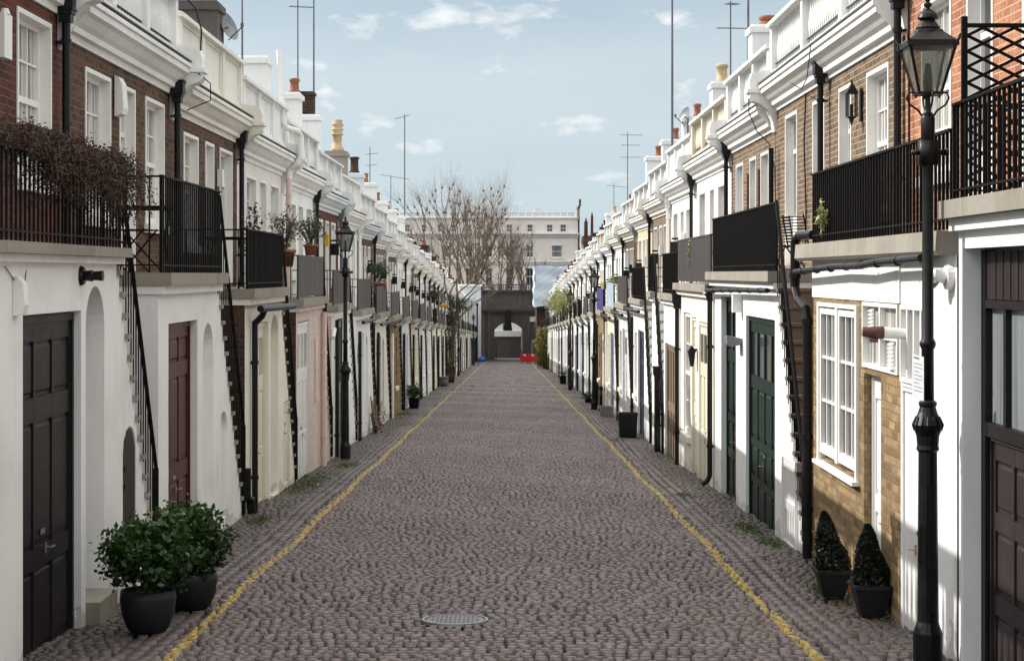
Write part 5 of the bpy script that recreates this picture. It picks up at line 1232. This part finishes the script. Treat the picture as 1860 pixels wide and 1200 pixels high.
def bistro_table(x, y, z, label):
    r = empty('bistro_table', (x, y, z), label, 'table'); T = local(x, y, z)
    m_ = MB(T); m_.box(-.28, .28, -.28, .28, .70, .72); m_.box(-.29, .29, -.29, -.27, .69, .725); m_.box(-.29, .29, .27, .29, .69, .725); m_.build('table_top', black_rail, r)
    for s_ in (-1, 1):
        for k in (-1, 1): m_ = MB(T); m_.tube([(s_*.22, -k*.25, .0), (s_*.22, k*.25, .70)], .011, 6); m_.build('leg', black_rail, r)
def bistro_chair(x, y, z, label, rot=0., mat=None):
    mat = mat or black_rail; ca, sa = math.cos(rot), math.sin(rot); T = lambda a, b, c: (x+a*ca-b*sa, y+a*sa+b*ca, z+c); r = empty('folding_chair', (x, y, z), label, 'chair', 'black folding balcony chairs')
    m_ = MB(T)
    for k in range(6): m_.box(-.19, .19, -.18+.062*k, -.135+.062*k, .44, .455)
    m_.build('seat', mat, r)
    m_ = MB(T)
    for k in range(9): m_.tube([(-.17, .185+.010*k, .50+.038*k), (.17, .185+.010*k, .50+.038*k)], .008, 4)
    m_.tube([(-.18, .17, .42), (-.18, .27, .83)], .010, 6); m_.tube([(.18, .17, .42), (.18, .27, .83)], .010, 6); m_.build('backrest', mat, r)
    for s_ in (-1, 1):
        for a_, b_ in ((-.22, .22), (.24, -.16)): m_ = MB(T); m_.tube([(s_*.19, a_, 0), (s_*.19, b_, .46)], .010, 6); m_.build('leg', mat, r)
bistro_table(-4.1, 16.9+.2, g(15.3)+3.17+.0, 'black folding table on the balcony beside the creeper') if 0 else None
zb2 = g(21.3)+H_L
bistro_chair(-3.92, 18.75, zb2, 'black folding chair at the end of the balcony above the burgundy door', 1.4)
bistro_table(-3.98, 19.5, zb2, 'black folding table on the balcony above the burgundy door')
bistro_table(-4.0, 25.2, g(27.2)+H_L, 'black folding table on the balcony of the cream fronted house')
zb3 = g(24.2)+3.20
bistro_chair(3.75, 22.3, zb3, 'black slatted folding chair at the head of the brown steps, nearer the wall', 2.2)
bistro_chair(3.62, 22.9, zb3, 'black slatted folding chair behind the screen edge, above the green doors', 2.35)
bistro_table(3.75, 38.9, g(37.8)+3.4, 'dark table on the balcony of the white house beyond the cream doors')
m_ = MB(local(4.12, 20.8, g(24.2)+4.0)); m_.box(-.10, .06, -.5, .5, -.02, .14)
tag(m_.build('window_box', white_clean), 'white window box under the sash window over the steps', 'window box')
rng = np.random.default_rng(8); m_ = MB(); leaves(m_, np.array([4.06, 20.9, g(24.2)+4.22])+rng.normal(size=(120, 3))*np.array([.04, .3, .04]), .02, rng); o_ = m_.build('flowers', pink_flower)
tag(o_, 'pink flowers in the white window box', 'flowers')

# ------------------------------------------------------------------ chimneys on the nearer roofs (belong to their houses)
def extra_stack(hroot_label_part, *a, **k): pass
by = {o['label']: o for o in bpy.data.objects if o.get('label')}
class Ref(House):
    def __init__(s, side, ref, root): s.s = side; s.XF = XL if side < 0 else XR; s.zb = g(ref); s.root = root; s.near = True; s.T = lambda d, y, h: (s.s*(s.XF+d), y, s.zb+h)
def find(t): return [o for k, o in by.items() if k.startswith(t)][0]
r2, r3, r4, r5 = find('brown brick and white'), find('brown brick house with cream'), find('pale pink rendered'), find('white house with black framed')
q = Ref(-1, 27.2, r3); q.stack(29.9, 1.25, 1.95, 6.3, 7.95, stone_dark, [], w=.6); 
q = Ref(-1, 33.2, r4); q.stack(36.0, 1.25, 2.1, 6.3, 8.0, white, [], w=.7); q.stack(36.3, 2.15, 2.5, 6.3, 8.0, br_dark, [], w=.5)
q = Ref(-1, 39.1, r5); q.stack(42.0, 1.3, 1.8, 6.3, 8.1, white, [(1.45, .12, .35, terracotta)], w=.6)
q = Ref(-1, 45.1, left_houses[0].root) if 0 else None
q = Ref(1, 24.2, find('wide tan brick')); q.stack(28.6, 1.35, 1.95, 6.3, 7.95, white, [], w=.6)
q = Ref(1, 31.7, find('tan brick house')); q.stack(34.4, 1.35, 2.05, 6.3, 8.35, white, [(1.7, .17, .2, terracotta)], w=.6); q.stack(31.5, 1.5, 1.9, 6.3, 8.0, br_brown, [(1.7, .12, .35, buffpot)], w=.5) if 0 else None
q = Ref(1, 37.8, find('white house with plain')); q.stack(41.0, 1.35, 1.9, 6.3, 8.2, white, [(1.6, .14, .42, buffpot)], w=.6); q.stack(44.6, 1.35, 2.0, 6.3, 8.2, br_dark, [(1.65, .14, .35, buffpot)], w=.6) if 0 else None

# ------------------------------------------------------------------ aerials and dishes
def aerial(px, pytop, y, label, hbase, yagi=(), r0=.022, lean=0.0):
    x = (px-924)*y/F; zt = 2.4+(497-pytop)*y/F; zb = g(y)+hbase; r = empty('tv_aerial', (x, y, zb), label, 'aerial', 'roof aerials')
    m_ = MB(); m_.tube([(x-lean, y, zb), (x-lean*.5, y, (zb+zt)/2), (x, y, zt)], [r0, r0*.9, r0*.7], 6); m_.build('mast', metal_grey, r)
    for (frac, L_, tilt, ang) in yagi:
        zc = zb+(zt-zb)*frac; m_ = MB(); dx, dy = math.cos(ang), math.sin(ang)
        m_.tube([(x-dx*L_*.35, y-dy*L_*.35, zc-tilt*L_*.35), (x+dx*L_*.65, y+dy*L_*.65, zc+tilt*L_*.65)], .011, 5)
        k = -0.33
        while k < .64: m_.tube([(x+dx*L_*k-dy*.13, y+dy*L_*k+dx*.13, zc+tilt*L_*k), (x+dx*L_*k+dy*.13, y+dy*L_*k-dx*.13, zc+tilt*L_*k)], .006, 4); k += .085
        m_.build('antenna_boom', metal_grey, r)
    return r
aerial(440, -6, 31.5, 'plain grey mast beside the dark chimney on the pink house roof', 6.4)
aerial(541, 0, 43, 'thin roof mast with crosspiece, the closer of the tall pair on shaded roofs', 6.4, ((.96, .6, 0, .3),))
aerial(570, -10, 48.5, 'plain tall mast above the brick topped white chimney', 6.4, r0=.03)
aerial(672, 266, 68, 'small aerial over the shaded row, lattice headed', 6.9, ((.9, .5, .1, .3), (.75, .4, .1, .3)))
aerial(710, 318, 80, 'aerial with two tilted booms over shaded roofs', 6.9, ((.98, 1.3, -.15, .2), (.3, 1.1, -.25, .2)))
aerial(735, 208, 89, 'tallest distant mast over the shaded row, bent boom at its tip', 6.9, ((.985, .8, -.2, 2.8),), .035)
aerial(1221, -8, 52, 'very tall dark mast rising over the white sunlit chimneys', 6.6, r0=.04)
aerial(1327, 2, 40, 'thin aerial with long cross boom on the sunlit roofs', 6.6, ((.82, .9, 0, .1), (.98, .3, 0, .4)))
aerial(1359, -8, 36, 'stout brown mast beside the clay chimney pot, sunlit side', 6.6, r0=.032)
aerial(1140, 240, 75, 'aerial with three horizontal booms on the sunlit roofs', 6.9, ((.97, 1.0, 0, .1), (.87, .8, 0, .1), (.75, .9, 0, .1)))
aerial(1115, 333, 90, 'small aerial with one slightly tilted boom, sunlit roofs', 6.9, ((.96, 1.0, -.1, .2),))
def dish(px, py, y, hb, label, face=1, rad=.3):
    x = (px-924)*y/F; z = 2.4+(497-py)*y/F; r = empty('satellite_dish', (x, y, z), label, 'satellite dish')
    m_ = MB(); n = 20; d = Vector((-.85*face, -.35, .35)).normalized(); a = d.orthogonal().normalized(); b = d.cross(a); rings = []
    for rr, k in ((.02, -.06), (.5, -.045), (.8, -.02), (1, .01)):
        rings.append([m_.p(*(Vector((x, y, z))+d*k*1.2+(a*math.cos(6.2832*j/n)+b*math.sin(6.2832*j/n))*rad*rr)) for j in range(n)])
    for k in range(3):
        for j in range(n): m_.f.append([rings[k][j], rings[k][(j+1) % n], rings[k+1][(j+1) % n], rings[k+1][j]])
    m_.build('reflector', zinc, r, True)
    m_ = MB(); f_ = Vector((x, y, z))+d*rad*1.1-Vector((0, 0, rad*.5)); m_.tube([(x, y, z-rad*.9), tuple(f_)], .012, 6); m_.tube([tuple(f_), tuple(f_+Vector((0, 0, .07)))], .03, 6); m_.tube([(x, y, z-.02), (x+.1*face, y, z-.05), (x+.1*face, y+.05, z-rad-.35)], .02, 6); m_.build('arm', metal_grey, r)
dish(1243, 211, 47, 7.5, 'grey satellite dish beside a dark chimney, sunlit roofs', 1, .26)
dish(415, 48, 30.2, 7.5, 'grey satellite dish on the dark chimney of the shaded row', -1, .26)

# ------------------------------------------------------------------ end of the street
# dark stone arch building
YA = 204.0; ga = g(YA); A = lambda px, py, y=YA: ((px-924)*y/F, 2.4+(497-py)*y/F)
r = empty('arch_gateway', (0, YA, ga), 'dark sooty stone gateway with balustrade and segmental arch across the street end', 'archway')
AT = lambda a, b, c: (a, YA+b, c)
x0, x1 = -3.25, 4.2; zt = A(0, 516)[1]; zc = A(0, 563)[1]; zs = A(0, 600)[1]; zap = A(0, 585)[1]; xa0, xa1 = -1.66, 1.64
m_ = MB(AT); n = 18
m_.box(x0, xa0, 0, 4, ga-.5, zc); m_.box(xa1, x1, 0, 4, ga-.5, zc)
arc = [(xa0+(xa1-xa0)*k/n, zs+(zap-zs)*math.sin(math.pi*k/n)**.8) for k in range(n+1)]
for (xa, za), (xb, zb_) in zip(arc, arc[1:]):
    for yy in (0, 4): m_.poly([(xa, yy, za), (xb, yy, zb_), (xb, yy, zc), (xa, yy, zc)])
    m_.poly([(xa, 0, za), (xb, 0, zb_), (xb, 4, zb_), (xa, 4, za)])
m_.box(x0, x1, .1, 4, zc, A(0, 530)[1])
for (xx, w_) in ((-2.95, .5), (-2.25, .35), (2.25, .35), (3.05, .5), (3.9, .4)): m_.box(xx-w_/2, xx+w_/2, -.14, -.003, ga-.5, zc-.35)
for k in range(9): zz = ga+.4+.42*k; m_.box(x0, xa0-.25, -.03, -.002, zz, zz+.36); m_.box(xa1+.25, x1, -.03, -.002, zz, zz+.36)
m_.build('stone_wall', stone_dark, r)
m_ = MB(AT); m_.prism([(0, 0)], 0, 1) if 0 else None
for (d_, z0_, z1_) in ((.28, zc-.34, zc-.20), (.45, zc-.20, zc+.02), (.60, zc+.02, zc+.12), (.35, A(0, 531)[1], A(0, 528)[1]), (.5, A(0, 528)[1], A(0, 526.5)[1])): m_.box(x0-.05, x1+.05, -d_, .5, z0_, z1_)
m_.build('cornice', stone_dark, r)
m_ = MB(AT); zz0, zz1 = A(0, 557)[1], A(0, 534)[1]
for (xa, xb) in ((-2.7, 1.35), (1.9, 3.6)):
    m_.box(xa, xb, .06, .098, zz1, zz1+.10); m_.box(xa, xb, .06, .098, zz0-.10, zz0); m_.box(xa, xa+.10, .06, .098, zz0, zz1); m_.box(xb-.10, xb, .06, .098, zz0, zz1)
m_.build('attic_panel', stone_brown, r)
m_ = MB(AT); zb0, zb1 = A(0, 526.5)[1], zt
for k in range(26): m_.lathe(x0+.5+.24*k, .3, [(.05, zb0), (.03, zb0+.1), (.075, zb0+.25), (.03, zb0+.45), (.06, zb0+.55), (.06, zb1-.12)], 8)
m_.box(x0, x1, .12, .48, zb1-.12, zb1)
for xx in (x0+.2, -.9, 1.4, x1-.2): m_.box(xx-.2, xx+.2, .10, .50, zb0, zb1+.06)
m_.build('balustrade', stone_dark, r)
m_ = MB(AT)
for (xa, za), (xb, zb_) in zip(arc, arc[1:]): m_.poly([(xa, -.05, za), (xb, -.05, zb_), (xb*1.13, -.05, zb_+.22), (xa*1.13, -.05, za+.22)]); m_.poly([(xa, -.05, za), (xb, -.05, zb_), (xb, 0, zb_), (xa, 0, za)])
m_.build('arch_ring', stone_dark, r)
m_ = MB(AT); m_.prism([(-.42, A(0, 562)[1]), (-.42, A(0, 582)[1]), (-.62, A(0, 600)[1]), (.42, A(0, 600)[1]), (.25, A(0, 582)[1]), (.25, A(0, 562)[1])], -.55, -.07); m_.build('hanging_lantern', black, r)
m_ = MB(AT); m_.box(2.55, 3.05, -.10, -.035, ga+.1, ga+2.0); m_.lathe(2.8, -.07, [(.25, ga+2.0), (.24, ga+2.2), (.13, ga+2.42), (.01, ga+2.5)], 12); m_.build('side_niche', stone, r)
# white name plate on the gateway: letters too small to be more than marks
sg_ = empty('street_sign', ((968.5-924)*YA/F, YA-.2, A(0, 583)[1]), 'small white sign with dark letters at the corner of the dark gateway', 'sign')
m_ = MB(AT); sx0, sx1 = A(962.5, 0)[0], A(975, 0)[0]; sz0, sz1 = A(0, 584)[1], A(0, 575)[1]; m_.box(sx0, sx1, -.22, -.18, sz0, sz1); m_.build('plate', paper, sg_)
def text(body, size, loc, mat, parent, rot=(math.pi/2, 0, 0)):
    cu = bpy.data.curves.new('lettering', 'FONT'); cu.body = body; cu.size = size; cu.extrude = .002; cu.align_x = 'CENTER'; cu.materials.append(mat)
    o0 = bpy.data.objects.new('lettering_curve', cu); C.objects.link(o0); bpy.context.view_layer.update(); me = bpy.data.meshes.new_from_object(o0.evaluated_get(bpy.context.evaluated_depsgraph_get())); bpy.data.objects.remove(o0)
    o = bpy.data.objects.new('lettering', me); C.objects.link(o); o.parent = parent; w_ = parent['_w']; o.location = tuple(loc[i]-w_[i] for i in range(3)); o.rotation_euler = rot; return o
text('1 M 4', .30, ((sx0+sx1)/2, YA-.226, sz0+.29), ink, sg_); text('I I - II', .16, ((sx0+sx1)/2, YA-.226, sz0+.08), ink, sg_)

# beyond the arch: low dark wall with pale ledge, on the far side of the crossing street
r = empty('garden_wall', (0, 213, gz), 'low dark wall with a pale ledge seen through the arch', 'wall')
m_ = MB(); m_.box(-6, 6, 213, 213.5, gz-.3, A(0, 611, 213)[1]); m_.build('wall_face', stone_dark, r)
m_ = MB(); m_.box(-6, 6, 212.8, 213.7, A(0, 611, 213)[1]+.002, A(0, 600, 213)[1]); m_.build('ledge', white, r)
for X in (-1.45, 1.38):
    T = local(X, 206.5, gz); o_ = MB(T); o_.lathe(0, 0, [(.09, 0), (.09, .1), (.055, .14), (.05, 2.0), (.08, 2.05), (.06, 2.15), (.02, 2.25)], 10)
    tag(o_.build('gate_post', tan_wood), 'tan timber post inside the arch, ' + ('beside the hanging lantern and shaded row' if X < 0 else 'next to the red barriers'), 'post')

# red barriers, blue bag
def barrier(x, y, label):
    z = g(y); T = local(x, y, z); r = empty('road_barrier', (x, y, z), label, 'barrier', 'red plastic road barriers'); m_ = MB(T)
    m_.box(-.42, .42, -.03, .03, .72, 1.0); m_.box(-.42, .42, -.03, .03, .18, .30); m_.box(-.42, -.34, -.03, .03, .3, .72); m_.box(.34, .42, -.03, .03, .3, .72); m_.box(-.04, .04, -.03, .03, .3, .72); m_.box(-.34, .34, -.012, .012, .3, .72); m_.build('panel', red_plastic, r)
    for s_ in (-1, 1): m_ = MB(T); m_.box(s_*.3-.05, s_*.3+.05, -.28, .28, 0, .06); m_.box(s_*.3-.035, s_*.3+.035, -.05, .05, .06, .2); m_.build('foot', black, r)
    m_ = MB(T); m_.box(-.12, .12, -.036, -.031, .80, .92); m_.build('reflector', paper, r)
barrier(1.62, 180.2, 'red plastic barrier at the street end, standing nearer the arch opening'); barrier(2.42, 179.4, 'red plastic barrier at the street end, standing nearer the bush')
x, y, z = at(873, 656); T = local(-2.95, 196, g(196)); m_ = MB(T); m_.lathe(0, 0, [(.38, 0), (.45, .15), (.42, .35), (.25, .5), (.08, .58)], 14)
tag(m_.build('rubbish_bag', blue_plastic, None, True), 'blue bag lying against the white gable at the street end', 'bag')

# clipped bushes
def bush(x, y, w, h, label, seed, mat=leaf_hedge, n=9000, sz=.07):
    z = g(y); r = empty('clipped_bush', (x, y, z), label, 'bush'); rng = np.random.default_rng(seed); m_ = MB(local(x, y, z)); m_.tube([(0, 0, 0), (0, 0, h*.4)], [.1, .06], 7)
    for k in range(7): a = rng.uniform(0, 6.28); m_.tube([(0, 0, h*.15), (w*.35*math.cos(a), w*.35*math.sin(a), h*.7)], [.05, .02], 5)
    m_.build('trunk', bark_dark, r)
    v = rng.normal(size=(n, 3)); v /= np.linalg.norm(v, axis=1)[:, None]; q = rng.uniform(.35, 1, n)[:, None]**.5*(1+.08*np.sin(v[:, :1]*9)+.07*np.sin(v[:, 2:3]*11+v[:, 1:2]*6))
    c = np.sign(v)*np.abs(v)**.8*q*np.array([w/2, w/2*1.3, h/2])+np.array([x, y, z+h*.52]); m_ = MB(); leaves(m_, c, sz, rng, 0, .5); m_.build('crown', mat, r)
bush(2.98, 150, 1.62, 3.5, 'tall clipped golden green bush at the sunlit side street end', 71); bush(3.35, 141, .55, 1.35, 'small rounded bush before the tall clipped one', 72, leaf_hedge, 2500)

# white gable house closing the shaded row
r = empty('gable_house', (-4.2, 200.5, g(200)), 'white end house with plain gable beside the dark gateway', 'house')
m_ = MB(); m_.box(-5.6, -3.15, 198.3, 203.6, g(200)-.5, A(0, 520, 198)[1]); m_.build('wall', cool_white, r); m_ = MB(); m_.box(-5.8, -3.0, 198.1, 203.7, A(0, 520, 198)[1]+.002, A(0, 517, 198)[1]); m_.build('parapet', white, r)
m_ = MB(); m_.tube([(-3.5, 198.2, g(198)), (-3.5, 198.2, A(0, 555, 198)[1])], .07, 8); m_.box(-3.62, -3.38, 198.1, 198.28, A(0, 555, 198)[1], A(0, 551, 198)[1]); m_.build('downpipe', black, r)
# scaffold sheeting at the end of the sunlit row
r = empty('sheeted_scaffold', (5.4, 192, g(192)), 'scaffold wrapped in pale bluish white sheeting above the bush', 'scaffolding'); rng = np.random.default_rng(81)
X0, X1, Z0, Z1 = A(971, 0, 188)[0], 9.5, A(0, 558, 188)[1], A(0, 484, 188)[1]
m_ = MB(); nx, nz = 26, 22
def sh(i, j, yy):
    fx, fz = i/nx, j/nz; xx = X0+(X1-X0)*fx; zz = Z0+(Z1-Z0)*fz
    return (xx-.10*math.sin(fz*7), yy+.12*math.sin(fx*21+fz*3)+.07*math.sin(fz*17+fx*5)+.05*math.sin((fx-fz)*40), zz+(.10*math.sin(fx*12) if j in (0, nz) else 0)+.22*fx)
G = [[m_.p(*sh(i, j, 188)) for j in range(nz+1)] for i in range(nx+1)]
for i in range(nx):
    for j in range(nz): m_.f.append([G[i][j], G[i+1][j], G[i+1][j+1], G[i][j+1]])
G2 = [[m_.p(X0-.05*math.sin(j*.9)-.06*math.sin(k*1.3), 188+12*k/14, Z0+(Z1-Z0)*j/nz) for j in range(nz+1)] for k in range(15)]
for k in range(14):
    for j in range(nz): m_.f.append([G2[k][j], G2[k+1][j], G2[k+1][j+1], G2[k][j+1]])
m_.poly([(X0, 188.1, Z1), (X1, 188.1, Z1+.2), (X1, 200, Z1+.2), (X0, 200, Z1)]); m_.build('sheeting', tarp, r, True)
for X in (X0+.2, X0+1.2, X0+2.2):
    m_ = MB(); m_.tube([(X, 188.5, g(188)), (X, 188.5, Z1)], .04, 6); m_.build('scaffold_pole', metal_grey, r)
m_ = MB(); m_.box(X0+.25, X1, 189.5, 200, g(192)-.5, Z0+.4); m_.build('brick_wall', br_dark, r)

# cream terrace in the square behind
YB = 240.0; B = lambda px, py: ((px-924)*YB/F, 2.4+(497-py)*YB/F); r = empty('cream_terrace', (-6, YB, gz), 'long cream stucco terrace with cornice and glazed roof strip behind the trees', 'building')
stucco = paint('cream_stucco', (0.82, 0.77, 0.70), 0.15, (.35, .28, .22)); stucco_w = paint('pale_stucco_trim', (.80, .78, .75), .15)
bx0, bx1 = -30.0, B(1050, 0)[0]; zr_, zc2, zc3 = B(0, 396)[1], B(0, 424)[1], B(0, 476)[1]
wins = [];
for cx_, w_ in ((962.5, 10), (998.5, 10.5), (1023, 10.5), (925, 10), (888, 9), (852, 9), (824, 9), (801, 12), (770, 9), (740, 9), (712, 9)): wins.append((cx_, w_, 408, 421))
for cx_, w_ in ((962.5, 12), (1011.5, 19), (925, 12), (888, 12), (852, 12), (812, 14), (775, 12), (740, 12)): wins.append((cx_, w_, 446, 467))
for cx_, w_ in ((962.5, 12), (1011.5, 14), (925, 12), (888, 12), (852, 12), (812, 14)): wins.append((cx_, w_, 487, 517))
m_ = MB(lambda d, y, h: (y, YB+d, h))   # facade along X
ops = [dict(y0=B(c-w/2, 0)[0], y1=B(c+w/2, 0)[0], h0=B(0, p1)[1], h1=B(0, p0)[1], rev=.3) for c, w, p0, p1 in wins]
facade(m_, bx0, bx1, gz-.5, [(bx0, bx1, zr_)], ops, 0.0); m_.poly([(0, bx1, gz-.5), (12, bx1, gz-.5), (12, bx1, zr_), (0, bx1, zr_)]); m_.poly([(0, bx0, zr_), (0, bx1, zr_), (12, bx1, zr_), (12, bx0, zr_)]); m_.build('wall', stucco, r)
for o in ops:
    m_ = MB(lambda d, y, h: (y, YB+d, h)); a, b, h0, h1 = o['y0'], o['y1'], o['h0'], o['h1']; f = .07
    m_.box(.15, .25, a, a+f, h0, h1); m_.box(.15, .25, b-f, b, h0, h1); m_.box(.15, .25, a+f, b-f, h0, h0+f); m_.box(.15, .25, a+f, b-f, h1-f, h1); m_.box(.16, .24, a+f, b-f, (h0+h1)/2-.04, (h0+h1)/2+.04)
    if b-a < .9: m_.box(.165, .235, (a+b)/2-.02, (a+b)/2+.02, h0+f, h1-f)
    m_.box(-.08, -.003, a-.14, a, h0-.1, h1+.12); m_.box(-.08, -.003, b, b+.14, h0-.1, h1+.12); m_.box(-.08, -.003, a, b, h1, h1+.12); m_.box(-.16, .1, a-.2, b+.2, h0-.22, h0-.1)
    w_ = m_.build('window', stucco_w, r); m_ = MB(lambda d, y, h: (y, YB+d, h)); m_.poly([(.22, a, h0), (.22, b, h0), (.22, b, h1), (.22, a, h1)]); m_.build('pane', glass_dark if b-a < 1.2 else glass_obs, w_)
m_ = MB(lambda d, y, h: (y, YB+d, h))
for (d_, p0, p1) in ((.55, 425.5, 423.5), (.35, 427.5, 425.6), (.2, 430.5, 427.6), (.3, 476.5, 474), (.15, 480, 476.6), (.2, 397, 395)): m_.box(-d_, .3, bx0, bx1+.3, B(0, p0)[1], B(0, p1)[1])
k = bx0
while k < bx1: m_.box(-.3, -.203, k, k+.14, B(0, 430.4)[1], B(0, 427.7)[1]); k += .32
m_.build('cornice', stucco_w, r)
m_ = MB(lambda d, y, h: (y, YB+d, h)); z0_, z1_ = zr_+.15, B(0, 386)[1]; m_.poly([(.2, bx0, z0_), (.2, bx1-.4, z0_), (1.6, bx1-.4, z1_), (1.6, bx0, z1_)]); m_.build('glazed_roof', zinc, r)
m_ = MB(lambda d, y, h: (y, YB+d, h)); k = bx0
while k < bx1-.3: m_.tube([(.18, k, z0_), (1.58, k, z1_+.03)], .02, 4); k += .95
m_.tube([(1.58, bx0, z1_+.03), (1.58, bx1-.4, z1_+.03)], .05, 5); m_.tube([(.15, bx0, z0_+.02), (.15, bx1-.4, z0_+.02)], .05, 5); m_.build('roof_bars', white_clean, r)
m_ = MB(lambda d, y, h: (y, YB+d, h)); xa, xb = B(1047, 0)[0], B(1052, 0)[0]; m_.box(-.3, 6, xa+.32, xb+.05, gz, B(0, 377)[1]); m_.box(-.36, 6, xa+.25, xb+.12, B(0, 378)[1], B(0, 374)[1]); m_.lathe(.6, xa+.5, [(.18, B(0, 374)[1]), (.12, B(0, 368)[1]), (.2, B(0, 367)[1]), (.1, B(0, 361)[1])], 10); m_.build('party_wall_chimney', br_red, r)
m_ = MB(lambda d, y, h: (y, YB+d, h)); m_.box(2, 3.5, B(972, 0)[0], B(984, 0)[0], zr_, B(0, 377)[1]); m_.build('roof_tank', cool_white, r)
# brown house beside it, behind the sunlit roofs
r = empty('distant_house', (12, 250, gz), 'distant brown brick house with chimneys behind the sunlit roofs', 'house'); Q = lambda px, py: ((px-924)*250/F, 2.4+(497-py)*250/F)
m_ = MB(); m_.box(Q(1060, 0)[0], Q(1120, 0)[0], 250, 258, gz, Q(0, 428)[1]); m_.build('wall', br_brown, r)
for pa, pb, pt in ((1062, 1068, 402), (1074, 1078, 392), (1090, 1100, 412)): m_ = MB(); m_.box(Q(pa, 0)[0], Q(pb, 0)[0], 250.5, 252, Q(0, 428)[1], Q(0, pt)[1]); m_.lathe((Q(pa, 0)[0]+Q(pb, 0)[0])/2, 251.2, [(.14, Q(0, pt)[1]), (.1, Q(0, pt-6)[1])], 8); m_.build('chimney', br_red, r)
